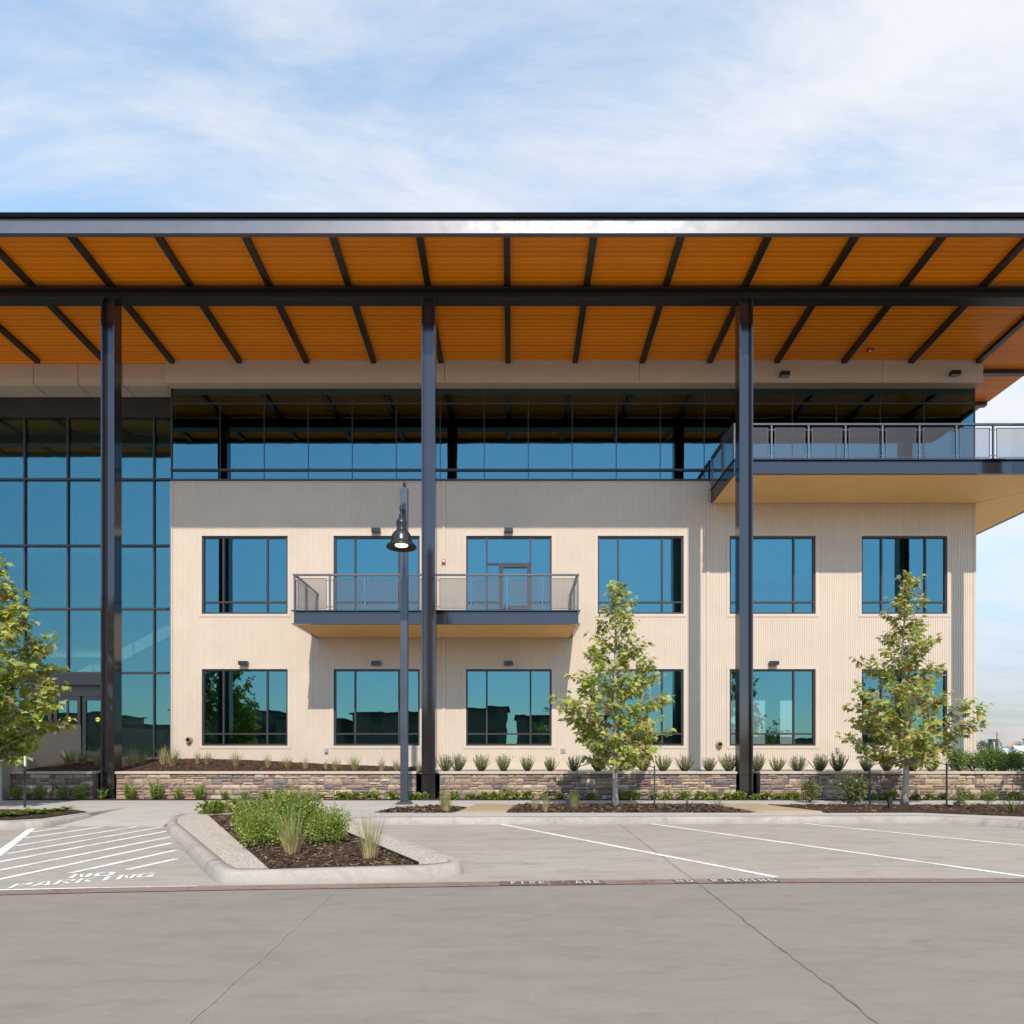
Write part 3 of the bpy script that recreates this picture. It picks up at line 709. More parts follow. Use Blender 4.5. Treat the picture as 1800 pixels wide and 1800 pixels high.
# entrance: header canopy and doors
dx0 = min(v for v in AV if v > -19); dxs = [v for v in AV if -18.6 < v < -14.2]; dl, dr = min(dxs), max(dxs)
m = MB(); m.box(dl-.1, dr+.1, ya-.22, ya+.02, 3.93, 4.33); m.box(dl-.1, dr+.1, ya-.06, ya+.1, 3.55, 3.93)
hd = m.build('entrance_canopy', 'dark_beam', B)
n = 3; wd = (dr-dl)/n
for i in range(n):
    x0 = dl+wd*i+.04; x1 = dl+wd*(i+1)-.04; m = MB(); t = .11
    m.box(x0, x0+t, ya-.04, ya+.06, az0+.02, 3.55); m.box(x1-t, x1, ya-.04, ya+.06, az0+.02, 3.55); m.box(x0+t, x1-t, ya-.04, ya+.06, 3.40, 3.55); m.box(x0+t, x1-t, ya-.04, ya+.06, az0+.02, az0+.26)
    d = m.build('entrance_door', 'dark_beam', B)
    q = MB(); q.box(x0+t-.003, x1-t+.003, ya, ya+.012, az0+.25, 3.41); q.build('pane', 'glass_blue', d)
    s = MB(); cx = x0+.55*(x1-x0); cz = 2.72
    c_ = [(cx+.075*math.cos(2*math.pi*k/24), ya-.006, cz+.075*math.sin(2*math.pi*k/24)) for k in range(24)]
    s.poly(c_[::-1]); s.poly([(a, ya-.001, z) for a, _, z in c_])
    st = s.build('door_sticker', 'yellow_vinyl', d)
    s = MB(); s.box(cx-.06, cx+.06, ya-.009, ya-.0065, cz-.014, cz+.014); s.build('sticker_band', 'black_paint', d)
# soffit panels over the atrium
m = MB(); x = -11.86; ybf = 22.50
while x > AX0:
    m.box(x-1.52, x-.012, ybf, ybf+.05, 14.23, 14.90); m.box(x-1.52, x-.012, ybf+.052, ya+.05, 14.19, 14.24); x -= 1.535
m.box(AX0, -11.85, ybf+.03, ybf+.3, 14.25, 14.88)
m.build('bulkhead', 'stucco', B)
# stucco band above the third floor glazing
m = MB(); yb = 22.27
for a, b_ in ((XL, -2.30), (-2.285, 4.33), (4.345, 12.6), (12.615, XR)): m.box(a, b_, yb, yb+.3, 14.19, 14.905)
m.box(XR-.30, XR, yb+.3, 36, 14.19, 14.905)
bd = m.build('bulkhead', 'stucco', B)
m = MB(); m.box(XL, XR, yb+.02, YF+.06, 14.15, 14.188); m.build('drip_edge', 'trim_beige', bd)

# ------------------------------------------------------------------ roof
RX0, RX1, RY0, RY1 = -26.0, 18.2, 16.96, 40.0; SZ = 14.96
def sz(y): return SZ-.05+max(0.0, 22.27-y)*.045      # the soffit rises a little towards the edge
m = MB(); m.box(RX0, RX1-.02, RY0+.12, RY1, 15.24, 15.40); roof = m.build('roof', 'dark_cap', B)
m = MB()                                            # orange plank soffit: each board with a groove
Pk = 0.152; y = RY0+.10; 
segs = [RX0, -18.5, -11.0, -3.1, 4.4, 11.2, RX1-.05]
while y < RY1-.2:
    for a, b_ in zip(segs, segs[1:]):
        rowk = R.uniform(.80, 1.0) if a == RX0 else rowk; col = jit((0.99*rowk, 0.275*rowk, 0.003), 0.02)
        m.poly([(a, y+.004, sz(y)), (a, y+Pk-.022, sz(y+Pk)), (b_, y+Pk-.022, sz(y+Pk)), (b_, y+.004, sz(y))], col)
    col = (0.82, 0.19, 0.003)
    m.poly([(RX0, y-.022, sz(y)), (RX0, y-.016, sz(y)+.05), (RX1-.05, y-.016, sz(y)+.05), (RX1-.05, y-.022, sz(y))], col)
    m.poly([(RX0, y-.016, sz(y)+.05), (RX0, y+.004, sz(y)), (RX1-.05, y+.004, sz(y)), (RX1-.05, y-.016, sz(y)+.05)], (1.0, 0.50, 0.06))  # groove face towards the drive: caught light painted in as paler orange
    y += Pk
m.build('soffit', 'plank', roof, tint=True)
m = MB()                                            # edge channel: face plate with lips
m.box(RX0, RX1, RY0, RY0+.10, 15.03, 15.375); m.box(RX0, RX1, RY0-.035, RY0+.10, 14.97, 15.03)
m.box(RX1-.10, RX1, RY0+.10, RY1, 15.03, 15.375); m.box(RX1-.10, RX1+.035, RY0+.10, RY1, 14.97, 15.03)
fa = m.build('fascia', 'fascia_steel', roof)
m = MB(); m.box(RX0, RX1+.06, RY0-.06, RY0+.3, 15.375, 15.49); m.box(RX1-.2, RX1+.06, RY0+.3, RY1, 15.375, 15.49); m.build('coping', 'dark_cap', roof)
yc = 18.94
for k in range(-11, 8):
    x = -0.136+2.286*k
    m = MB(); y0, y1 = RY0+.11, yb-.005; m.hexa([(x-.085,y0,sz(y0)-.13),(x+.085,y0,sz(y0)-.13),(x+.085,y1,sz(y1)-.13),(x-.085,y1,sz(y1)-.13),(x-.085,y0,sz(y0)-.004),(x+.085,y0,sz(y0)-.004),(x+.085,y1,sz(y1)-.004),(x-.085,y1,sz(y1)-.004)]); m.build('rafter', 'dark_beam', roof)
for y0, x0 in ((22.8, XR+.01), (24.9, XR+.01), (27.2, XR+.01)):
    m = MB(); m.box(x0, RX1-.11, y0, y0+.18, 14.76, sz(y0)-.004); m.build('rafter', 'dark_beam', roof)
m = MB(); x = RX0                                   # long I-beam over the columns
m.box(RX0, RX1-.11, yc-.18, yc+.18, 14.58, 14.615); m.box(RX0, RX1-.11, yc-.012, yc+.012, 14.616, sz(yc)-.03); m.box(RX0, RX1-.11, yc-.18, yc+.18, 14.86, 14.895)
m.build('girder', 'dark_beam', roof)
COLX = [-11.60, -2.40, 6.72, 15.83]
for x in COLX:                                      # H columns, web facing the drive
    m = MB(); hw, t, d = .195, .045, .18
    m.box(x-hw, x-hw+t, yc-d, yc+d, 0.1, 14.577); m.box(x+hw-t, x+hw, yc-d, yc+d, 0.1, 14.577); m.box(x-hw+t, x+hw-t, yc-.05, yc+.05, 0.1, 14.577)
    m.box(x-hw-.05, x+hw+.05, yc-d-.05, yc+d+.05, 0.08, 0.13)
    m.build('column', 'bronze_steel', B)

# ------------------------------------------------------------------ balconies
def rail_run(p0, p1, zr0, zr1, n, parent, ends=(True, True), seps=True):
    """posts, handrail and perforated panels from p0 to p1 (xy), floor zr0 to rail top zr1"""
    a = Vector(p0); b_ = Vector(p1); d = (b_-a); L = d.length; e = d/L; q = Vector((-e.y, e.x))
    def P(s, o, z): v = a+e*s+q*o; return (v.x, v.y, z)
    hr = MB(); hr.bar(P(-.04,0,zr1-.025), P(L+.04,0,zr1-.025), .085, .05); hr.build('handrail', 'rail_steel', parent)
    for i in range(n+1):
        if (i == 0 and not ends[0]) or (i == n and not ends[1]): continue
        s = L*i/n; ps = MB(); ps.bar(P(s,0,zr0), P(s,0,zr1-.05), .05, .05, up=Vector((e.x, e.y, 0))); ps.build('post', 'rail_steel', parent)
    for i in range(n):
        s0 = L*i/n+.105; s1 = L*(i+1)/n-.105; z0, z1 = zr0+.05, zr1-.13
        mid = P((s0+s1)/2, 0, (z0+z1)/2); hl = (s1-s0)/2; hh = (z1-z0)/2
        fr = MB(); t = .016
        for x0, x1, y0_, y1_ in ((-hl,-hl+t,-hh,hh),(hl-t,hl,-hh,hh),(-hl+t,hl-t,-hh,-hh+t),(-hl+t,hl-t,hh-t,hh)):
            fr.box(x0, x1, -.012, .012, y0_, y1_)
        for sx in (-1, 1):
            for sz in (-1, 1): fr.box(sx*(hl+.04)-.045, sx*(hl+.04)+.045, -.006, .006, sz*(hh-.06)-.012, sz*(hh-.06)+.012)
        o = fr.build('mesh_panel', 'rail_steel'); o.parent = parent
        o.location = Vector(mid)-wloc(parent); o.rotation_euler = (0, 0, math.atan2(e.y, e.x))
        pl = MB(); pl.poly([(-hl+t,0,-hh+t),(hl-t,0,-hh+t),(hl-t,0,hh-t),(-hl+t,0,hh-t)])
        po = pl.build('perforated_sheet', 'perforated'); po.parent = o
def balcony_small():
    x0, x1, y0, y1, z0, z1 = -6.74, 2.05, 20.21, YF-.02, 5.50, 5.93
    m = MB(); m.box(x0+.05, x1-.05, y0+.06, y1, z0+.05, z1-.03)
    bl = m.build('balcony', 'dark_beam', B); tag(bl, 'small second floor balcony with perforated railing')
    m = MB(); m.box(x0, x1, y0, y0+.03, z0+.02, z1-.05); m.box(x0-.06, x1+.06, y0-.08, y0+.06, z1-.035, z1); m.box(x0-.06, x1+.06, y0-.05, y0+.06, z0, z0+.02)
    for x, s in ((x0, -1), (x1, 1)):
        a, b_ = sorted((x, x+s*-.03)); m.box(a, b_, y0+.03, y1, z0+.02, z1-.05)
        a, b_ = sorted((x+s*.06, x-s*.06)); m.box(a, b_, y0+.06, y1, z1-.035, z1); m.box(a, b_, y0+.06, y1, z0, z0+.02)
    m.build('edge_channel', 'bronze_steel', bl)
    m = MB()
    for a, b_ in ((x0+.061, -2.375), (-2.36, x1-.061)): m.box(a, b_, y0+.061, y1-.03, z0+.012, z0+.045)
    m.build('underside', 'soffit_tan', bl)
    rail_run((x0+.02, y0), (x1-.02, y0), z1, 7.05, 8, bl)
    rail_run((x0+.02, y1-.05), (x0+.02, y0), z1, 7.05, 2, bl, (True, False)); rail_run((x1-.02, y0), (x1-.02, y1-.05), z1, 7.05, 2, bl, (False, True))
balcony_small()
def balcony_large():
    x0, x1, y0, y1, z0, z1 = 6.87, 18.35, 20.26, YF-.06, 10.16, 10.62
    m = MB(); m.box(x0+.05, x1-.05, y0+.06, y1, z0+.05, z1-.03); m.box(XR+.03, x1-.05, y1, 30, z0+.05, z1-.03)
    bl = m.build('balcony', 'dark_beam', B); tag(bl, 'long third floor balcony wrapping round the building corner')
    m = MB(); m.box(x0, x1, y0, y0+.03, z0+.03, z1-.05); m.box(x0-.03, x1+.05, y0-.07, y0+.06, z1-.04, z1); m.box(x0-.03, x1+.05, y0-.04, y0+.06, z0, z0+.03)
    m.box(x0, x0+.03, y0+.03, y1, z0+.03, z1-.05); m.box(x0-.03, x0+.06, y0+.06, y1, z1-.04, z1); m.box(x0-.03, x0+.06, y0+.06, y1, z0, z0+.03)
    m.box(x1-.03, x1, y0+.03, 30, z0+.03, z1-.05); m.box(x1-.06, x1+.05, y0+.06, 30, z1-.04, z1); m.box(x1-.06, x1+.05, y0+.06, 30, z0, z0+.03)
    m.build('edge_channel', 'bronze_steel', bl)
    m = MB(); g_ = .012
    m.prism([(x0+.061,y0+.061),(x1-.061-g_,y0+.061),(XR-g_,YF-.03),(x0+.061,YF-.03)], z0+.012, z0+.045)
    m.prism([(x1-.061,y0+.061+g_),(x1-.061,30),(XR+.03,30),(XR+.03,YF-.03+g_)], z0+.012, z0+.045)
    m.build('underside', 'soffit_tan', bl)
    rail_run((x0+.02, y0), (x1-.02, y0), z1, 11.72, 10, bl)
    rail_run((x0+.02, y1-.05), (x0+.02, y0), z1, 11.72, 2, bl, (True, False)); rail_run((x1-.02, y0), (x1-.02, 29.9), z1, 11.72, 8, bl, (False, True))
balcony_large()

# ------------------------------------------------------------------ inside
m = MB(); Yb = 35.5
for z0, z1 in ((0.95, 1.12), (5.35, 5.72), (9.85, 10.28)): m.box(XL+.1, XR-.1, YF+.26, Yb, z0, z1)
m.build('floor_slab', 'carpet', B)
m = MB()
for z in (4.85, 9.35): m.box(XL+.1, XR-.1, YF+.262, Yb, z, z+.06)
m.box(AX0, -11.9, ya+.3, 33, 14.0, 14.06)
m.build('ceiling', 'ceiling_tile', B)
m = MB(); m.box(XL+.1, XR-.1, YF+.262, Yb, 14.24, 14.30); m.build('ceiling', 'carpet', B)
m = MB(); m.box(XL+.05, 9, Yb, Yb+.2, 1, 14.5); m.box(XL+.03, XL+.1, YF+.2, Yb, 1.12, 14.2); m.box(AX0, -12, 33, 33.2, 1, 14.2); m.box(AX0-.2, AX0, ya, 33, 1, 14.2)
x = 9.0
while x < XR: m.box(x, x+.75, Yb, Yb+.2, 1, 14.5); x += 1.6
m.box(9, XR-.1, Yb+.01, Yb+.19, 4.4, 6.3); m.box(9, XR-.1, Yb+.01, Yb+.19, 9.0, 10.9)
for x in (-7.0, 2.2, 6.9): m.box(x, x+.12, YF+.9, 30, 1.121, 4.84); m.box(x+.3, x+.42, YF+.9, 30, 5.721, 9.34)
m.build('partition', 'interior_wall', B)
m = MB()
for x in (-11.0, -2.4, 6.7): m.tube([(x+.2, YF+1.2, 10.3), (x+.2, YF+1.2, 14.2)], .2, 14)
m.box(AX0, -12.1, 26.4, 32.9, 5.4, 5.75); m.box(AX0, -12.1, 27.5, 32.9, 9.95, 10.3)
m.hexa([(-23,25.0,1.4),(-22,25.0,1.4),(-22,26.2,1.4),(-23,26.2,1.4),(-13.2,25.0,6.4),(-12.3,25.0,6.4),(-12.3,26.2,6.4),(-13.2,26.2,6.4)])
m.build('interior_frame', 'interior_wall', B)

# ------------------------------------------------------------------ fittings on the wall
def wall_light(x, z, y, label):
    m = MB(); m.box(-.15, .15, -.20, -.035, -.065, .065)
    o = empty('wall_light', (x, y, z), label, 'wall light', 'boxy downlights on the facade')
    m.build('housing', 'lamp_steel').parent = o
    b_ = MB(); b_.box(-.06, .06, -.035, .0, -.05, .05); b_.build('bracket', 'lamp_steel').parent = o
    l = MB(); l.box(-.12, .12, -.17, -.06, -.072, -.0655); l.build('lens', 'light_grey').parent = o
for k, where in enumerate(('nearest the glass entrance', 'beside the lamp post', 'just past the middle steel column', 'half hidden by the slender tree', 'beside the third steel column')):
    wall_light(WC[k], 4.62, YF, f'dark box light above the lower window {where}')
for k, where in ((1, 'above the upper window behind the lamp shade'), (2, 'above the balcony door')):
    wall_light(WC[k], 9.20, YF, f'grey box light {where}')
wall_light(px(1377, 22.27), pz(661, 22.27), 22.27, 'small dark spotlight on the beige roof band beside the third steel column')
wall_light(px(1675, 22.27), pz(659.5, 22.27), 22.27, 'small dark spotlight at the corner end of the beige roof band')
def alarm(loc, label, up=False):
    o = empty('fire_alarm', loc, label, 'fire alarm')
    m = MB(); m.box(-.06, .06, -.055, 0, -.075, .075) if not up else m.box(-.09, .09, -.07, .07, -.06, 0)
    m.build('housing', 'red_plastic', bevel=.008).parent = o
    l = MB(); l.box(-.035, .035, -.075, -.0545, -.02, .045) if not up else l.box(-.04, .04, -.03, .03, -.085, -.061)
    l.build('strobe', 'white_paint', bevel=.006).parent = o
alarm((-2.36, YF-.026, pz(988, YF)), 'red fire alarm strobe on the siding above the small balcony')
alarm((px(1530, 21.7), 21.7, sz(21.7)-.003), 'small red fire alarm under the orange soffit', True)
for x, z, lab in ((px(333,YF), pz(1301,YF), 'round bronze drain spout in the siding near the glass entrance'), (px(1264,YF), pz(1309,YF), 'round bronze drain spout in the siding beside the third steel column')):
    o = empty('drain_spout', (x, YF, z), lab, 'drain spout', 'bronze drain spouts low on the wall')
    m = MB(); m.lathe([(.13,0),(.13,.02),(.095,.03),(.09,.12),(.075,.12),(.07,-.05),(0,-.05)], (0,0,0), 20)
    f = m.build('flange', 'flagstone', smooth=False); f.parent = o; f.rotation_euler = (rad(90), 0, 0)
    m = MB(); m.lathe([(.069,.05),(0,.05)], (0,0,0), 20); f = m.build('bore_shade', 'black_paint'); f.parent = o; f.rotation_euler = (rad(90), 0, 0)  # black disc paints the darkness inside the spout
for x, z, lab in ((px(574,YF), pz(1319,YF), 'grey outdoor socket box between the first two lower windows'), (px(1472,YF), pz(1318,YF), 'grey outdoor socket box under the last two lower windows')):
    m = MB(); m.box(x-.055, x+.055, YF-.07, YF-.002, z-.08, z+.08); m.box(x-.03, x+.03, YF-.078, YF-.0705, z-.06, z+.02)
    tag(m.build('socket_box', 'light_grey', bevel=.006), lab, 'socket box', None, 'thing')
m = MB(); x, z = px(990,YF), pz(1319.5,YF); m.box(x-.085, x+.085, YF-.02, YF-.002, z-.085, z+.085)
for k in range(6): m.box(x-.07, x+.07, YF-.032, YF-.0205, z-.07+k*.024, z-.058+k*.024)
tag(m.build('wall_vent', 'stucco'), 'small square louvred vent low on the siding behind the slender tree', 'vent', None, 'thing')
# ================================================================== stone wall in sections between the columns
STONES = ((.47,.345,.24),(.39,.28,.205),(.31,.22,.165),(.52,.39,.28),(.43,.315,.215),(.26,.195,.155),(.215,.19,.175),(.55,.425,.31),(.35,.245,.185),(.30,.21,.165),(.42,.305,.225))
YW = 18.62
def stone_wall(x0, x1, label):
    o = empty('stone_wall', ((x0+x1)/2, YW, .2), label, 'stone wall', 'sections of the low stone wall')
    m = MB(); z = .17
    for h in (.15, .165, .135, .175, .125):
        x = x0
        while x < x1-.02:
            wd = R.choice((.14, .22, .28, .34, .42, .5)); 
            if x+wd > x1-.12: wd = x1-x
            rows = [(0, h)]
            if R.random() < .38 and wd > .2: k = R.uniform(.38, .62)*h; rows = [(0, k), (k, h)]
            for a, b_ in rows:
                subs = [(x, x+wd)]
                if len(rows) == 2 and wd > .3 and R.random() < .5: q = R.uniform(.35, .65)*wd; subs = [(x, x+q), (x+q, x+wd)]
                for u0, u1 in subs:
                    col = jit(R.choice(STONES), .14); g_ = .004; yf = YW-R.uniform(0, .035)
                    nx = max(2, int((u1-u0)/.06)); nz = 3; idx = []
                    for j in range(nz+1):
                        for i in range(nx+1):
                            X = lerp(u0+g_, u1-g_, i/nx); Zz = lerp(z+a+g_, z+b_-g_, j/nz)
                            ed = (i in (0, nx)) or (j in (0, nz))
                            dy = 0.016 if ed else -.018*abs(mnoise.noise(Vector((X*6, Zz*14, yf*40))))-.006*R.random()
                            idx.append(m.vert((X, yf+dy, Zz)))
                    for j in range(nz):
                        for i in range(nx): m.face((idx[j*(nx+1)+i], idx[j*(nx+1)+i+1], idx[(j+1)*(nx+1)+i+1], idx[(j+1)*(nx+1)+i]), col)
                    # returns into the joint
                    for ring in ([idx[i] for i in range(nx+1)], [idx[nz*(nx+1)+i] for i in range(nx, -1, -1)], [idx[j*(nx+1)] for j in range(nz, -1, -1)], [idx[j*(nx+1)+nx] for j in range(nz+1)]):
                        back = [m.vert((m.v[i][0], YW+.06, m.v[i][2])) for i in ring]
                        for k in range(len(ring)-1): m.face((ring[k+1], ring[k], back[k], back[k+1]), col)
            x += wd
        z += h
    m.build('stone_facing', 'stone', o, tint=True)
    m = MB(); m.box(x0+.01, x1-.01, YW+.045, YW+.30, .1, .925); m.build('core', 'brick_brown', o)
    m = MB(); x = x0-.015
    while x < x1:
        e = min(x+1.22, x1+.015)
        if x1-e < .3: e = x1+.015
        m.box(x+.002, e-.002, YW-.055+R.uniform(-.004,.004), YW+.33, .928, .995); x = e
    m.build('cap', 'cap_stone', o, bevel=.008)
    return o
gap = .34
secs = [(-14.28, COLX[0]-gap, 'short stone wall section between the grey pier and the first steel column'), (COLX[0]+gap, COLX[1]-gap, 'stone wall section under the mulch bank with grass tufts'),
        (COLX[1]+gap, COLX[2]-gap, 'stone wall section behind the slender tree'), (COLX[2]+gap, COLX[3]-gap, 'stone wall section behind the broad tree'), (COLX[3]+gap, 26, 'stone wall section past the building corner')]
for s in secs: stone_wall(*s)
# grey rendered walls of the entrance ramp
m = MB(); m.prism([(-32,18.73),(-14.93,18.73),(-14.93,23.25),(-32,23.25)], .05, lambda x, y: 1.30-max(0,(-15-x))*.02); tag(m.build('entrance_ramp', 'walk'), 'pale concrete ramp leading to the glass entrance', 'ramp', None, 'structure')
m = MB(); m.box(-26, -14.27, 18.30, 18.72, 0.1, 1.27); tag(m.build('ramp_wall', 'grey_wall', bevel=.012), 'low pale grey pier wall in front of the entrance ramp', 'wall', None, 'thing')
m = MB(); m.box(-14.92, -14.62, 18.75, 22.2, .9, 2.47); tag(m.build('ramp_wall', 'grey_wall', bevel=.012), 'taller grey side wall of the entrance ramp running up to the doors', 'wall', None, 'thing')

# ================================================================== lamp post
lp = empty('street_lamp', (-2.69, 16.35, .17), 'tall square lamp post with one bell shaped shade, its bulb lit', 'street lamp')
x, y = -2.69, 16.35
m = MB(); m.box(x-.30, x+.30, y-.22, y+.26, .10, .245); m.build('footing', 'kerb_concrete', lp, bevel=.02)
m = MB(); m.box(x-.165, x+.165, y-.165, y+.165, .246, .30); m.box(x-.19, x+.19, y-.19, y+.19, .246, .27); m.build('base_plate', 'pole_steel', lp, bevel=.006)
m = MB(); m.box(x-.09, x+.09, y-.09, y+.09, .30, 8.12); po = m.build('pole', 'pole_steel', lp, bevel=.008)
m = MB(); m.tube([(x, y, 8.12), (x, y, 8.20)], .045, 12); m.lathe([(.03,8.2),(.04,8.24),(.02,8.29),(0,8.30)], (x, y, 0), 12); m.build('finial', 'lamp_steel', po)
lx, ly, lz = -2.555, 15.13, 6.27
m = MB(); m.box(x-.05, x+.05, y-.11, y-.091, 7.2, 7.72); m.bar((x, y-.10, 7.55), (lx, ly+.02, 7.22), .045, .07); m.bar((x, y-.10, 7.22), (lerp(x,lx,.6), lerp(y,ly,.6), 7.34), .03, .03)
m.build('bracket_arm', 'lamp_steel', lp)
m = MB(); m.tube([(lx, ly, 6.94), (lx, ly, 7.02), (lx, ly, 7.04), (lx, ly, 7.12), (lx, ly, 7.13), (lx, ly, 7.24)], [.06,.06,.035,.035,.05,.045], 14)
m.build('neck', 'lamp_steel', lp)
prof = [(.0,.69),(.055,.685),(.085,.655),(.118,.60),(.125,.56),(.118,.525),(.112,.50),(.108,.42),(.115,.395),(.14,.375),(.185,.335),(.22,.275),(.24,.20),(.248,.14),(.262,.11),(.30,.075),(.345,.03),(.352,.0),(.345,-.004)]
m = MB(); m.lathe([(r, z) for r, z in prof], (lx, ly, lz), 48); m.lathe([(.344,-.004),(.30,.022),(.22,.034),(.165,.040),(.155,.060),(0,.061)], (lx, ly, lz), 48)
sh = m.build('lamp_shade', 'lamp_steel', lp, smooth=True)
m = MB()
for k in range(16):
    t = 2*math.pi*k/16
    for r in (.125, .075):
        m.lathe([(.018, .046), (.012, .036), (0, .032)], (lx+r*math.cos(t), ly+r*math.sin(t), lz), 6)
m.lathe([(.15,.056),(.14,.048),(0,.046)], (lx, ly, lz), 32)
m.build('bulb', 'lamp_glow', lp)

# ================================================================== bollard lights
for bx, by, lab in ((998.5, 1424.5, 'stubby dark bollard light in the bed beside the slender tree'), (1564.5, 1422.5, 'stubby dark bollard light in the bed beside the broad tree')):
    X, D = gnd(bx, by, .18)
    o = empty('bollard_light', (X, D, zs(X, D)), lab, 'bollard light', 'dark bollard lights in the beds')
    m = MB(); m.box(-.038, .038, -.038, .038, 0, .28); m.build('post', 'black_paint').parent = o
    m = MB(); m.box(-.04, .04, -.03, .06, .20, .305); m.box(-.052, .03, -.03, .05, .17, .28); m.build('head', 'black_paint', bevel=.004).parent = o

# ================================================================== trees
LEAF = [(0,0),(.20,-.04),(.46,.06),(.34,.24),(.66,.50),(.34,.52),(.24,.62),(0,1.02),(-.24,.62),(-.34,.52),(-.66,.50),(-.34,.24),(-.46,.06),(-.20,-.04)]
def add_leaf(m, p, d, nrm, s, col, fold):
    d = d.normalized(); sx = d.cross(nrm).normalized(); n = sx.cross(d)
    c = m.vert(p+d*.32*s); ids = []
    for u, v in LEAF:
        z = fold*abs(u)-.18*v*v
        ids.append(m.vert(p+(sx*u*.9+d*v+n*z)*s))
    k = len(ids)
    for i in range(k): m.face((c, ids[i], ids[(i+1) % k]), col)
GREENS = [(.34,.385,.05),(.27,.34,.045),(.41,.43,.07),(.46,.45,.09),(.18,.24,.035),(.37,.38,.11)]
PALE = [(.36,.40,.24),(.30,.34,.17),(.26,.30,.12)]
AUTUMN = [(.38,.27,.05),(.36,.21,.08),(.28,.15,.065),(.42,.35,.06)]
def leaf_col(pa, pp):
    t = R.random()
    return jit(R.choice(AUTUMN) if t < pa else R.choice(PALE) if t < pa+pp else R.choice(GREENS), .16)
def tree(loc, H, prof, label, seed, nbr=40, lsize=.15, pa=.12, pp=.16, dens=1.0, side=None, lean=(0,0)):
    global R
    keep = R; R = random.Random(seed)
    o = empty('young_tree', loc, label, 'tree', 'young broadleaf street trees')
    tr = MB(); lv = MB(); base = Vector(loc)
    def prad(z):
        for (z0, r0), (z1, r1) in zip(prof, prof[1:]):
            if z0 <= z <= z1: return lerp(r0, r1, (z-z0)/(z1-z0))
        return .1
    bend = [R.uniform(-.05, .05) for _ in range(4)]
    def axis(z): return Vector((bend[0]*math.sin(z*1.3)+lean[0]*z, bend[1]*math.sin(z*1.7+1)+lean[1]*z, z))
    n = 16; tr.tube([base+axis(H*.97*k/n) for k in range(n+1)], [max(.008, .075*(1-k/n)**.85+(.03 if k == 0 else 0)) for k in range(n+1)], 9)
    zb = prof[0][0]
    def twig(p0, d, L, r0, nl, pend=.35):
        pts = [p0]; q = d.normalized(); K = 5
        for k in range(K):
            q = (q+Vector((R.uniform(-.25,.25), R.uniform(-.25,.25), R.uniform(-.12,.25)))*.6).normalized(); pts.append(pts[-1]+q*L/K)
        tr.tube(pts, [max(.003, r0*(1-k/(K+.5))) for k in range(K+1)], 5)
        for _ in range(nl):
            t = R.random()**.6*K; i = min(K-1, int(t)); p = pts[i].lerp(pts[i+1], t-i)
            out = Vector((R.gauss(0,1), R.gauss(0,1), R.gauss(-.15,.6))).normalized()
            p = p+out*R.uniform(.03,.12)
            dd = (out+q*.5+Vector((0,0,-R.uniform(.1,.8)))).normalized()
            nn = (Vector((R.gauss(0,.5), R.gauss(-.55,.5), 1.0))).normalized()
            if abs(nn.dot(dd)) > .93: nn = Vector((1,.2,.1)).normalized()
            add_leaf(lv, p, dd, nn, lsize*R.uniform(.55, 1.15), leaf_col(pa, pp), R.uniform(-.1,.35))
        return pts
    for k in range(nbr):
        f = (k+.5)/nbr; z = zb + (H-zb)*(f**1.3)*.97; a = k*2.39996+R.uniform(-.5,.5)
        if side and R.random() < side[1]: a = side[0]+R.uniform(-.9,.9)
        rr = prad(z)*R.uniform(.55, 1.12)
        if R.random() < .12: rr *= 1.22
        up = lerp(.25, 1.5, f)
        z0 = max(zb-.25, z-rr*up*.75); p0 = base+axis(z0)
        tgt = base+axis(z)+Vector((math.cos(a)*rr, math.sin(a)*rr, R.uniform(-.1,.1)))
        d = tgt-p0; L = d.length
        nl = int((5+L*13)*dens)
        pts = twig(p0, d, L, .010+.012*L, nl)
        for j in range(2, 5):
            if L < .35: break
            for _ in range(2 if L > .9 else 1):
                dd = (d.normalized()+Vector((R.uniform(-1,1), R.uniform(-1,1), R.uniform(-.5,.7)))*.9)
                twig(pts[j], dd, L*R.uniform(.22,.45), .006, int((3+L*8)*dens))
    twig(base+axis(H*.9), Vector((0.05,0,1)), H*.08, .008, int(22*dens))
    tr.build('trunk', 'bark', o, smooth=True); lv.build('crown', 'leaf', o, tint=True)
    R = keep
    return o
tree((2.55, 16.15, .19), 5.70, [(1.05,.75),(1.5,1.25),(2.1,1.42),(2.7,1.42),(3.3,1.10),(4.1,.66),(4.9,.46),(5.45,.26),(5.75,.12)], 'slender young tree with a narrow pointed crown before the fourth window', 11, 62, .142, .10, .16, .92)
tree((9.98, 16.60, .19), 6.05, [(1.15,.85),(1.55,1.55),(2.1,1.70),(2.7,1.42),(3.3,.90),(4.2,.66),(5.0,.44),(5.7,.22),(6.1,.1)], 'broad low-skirted young tree with browning leaves near the building corner', 23, 68, .142, .22, .22, .88)
tree((-13.05, 16.2, .19), 6.5, [(1.15,1.0),(1.7,1.45),(2.5,1.75),(3.5,1.7),(4.4,1.25),(5.2,.75),(6.0,.4),(6.6,.15)], 'leafy young tree cut off by the frame beside the entrance ramp', 37, 68, .175, .08, .18, .98)
tree((15.35, 16.0, .15), 5.6, [(1.3,.9),(2.0,1.3),(3.0,1.35),(4.0,.9),(5.0,.45),(5.7,.1)], 'young tree out past the broad tree, shading the stone wall', 51, 40, .15)
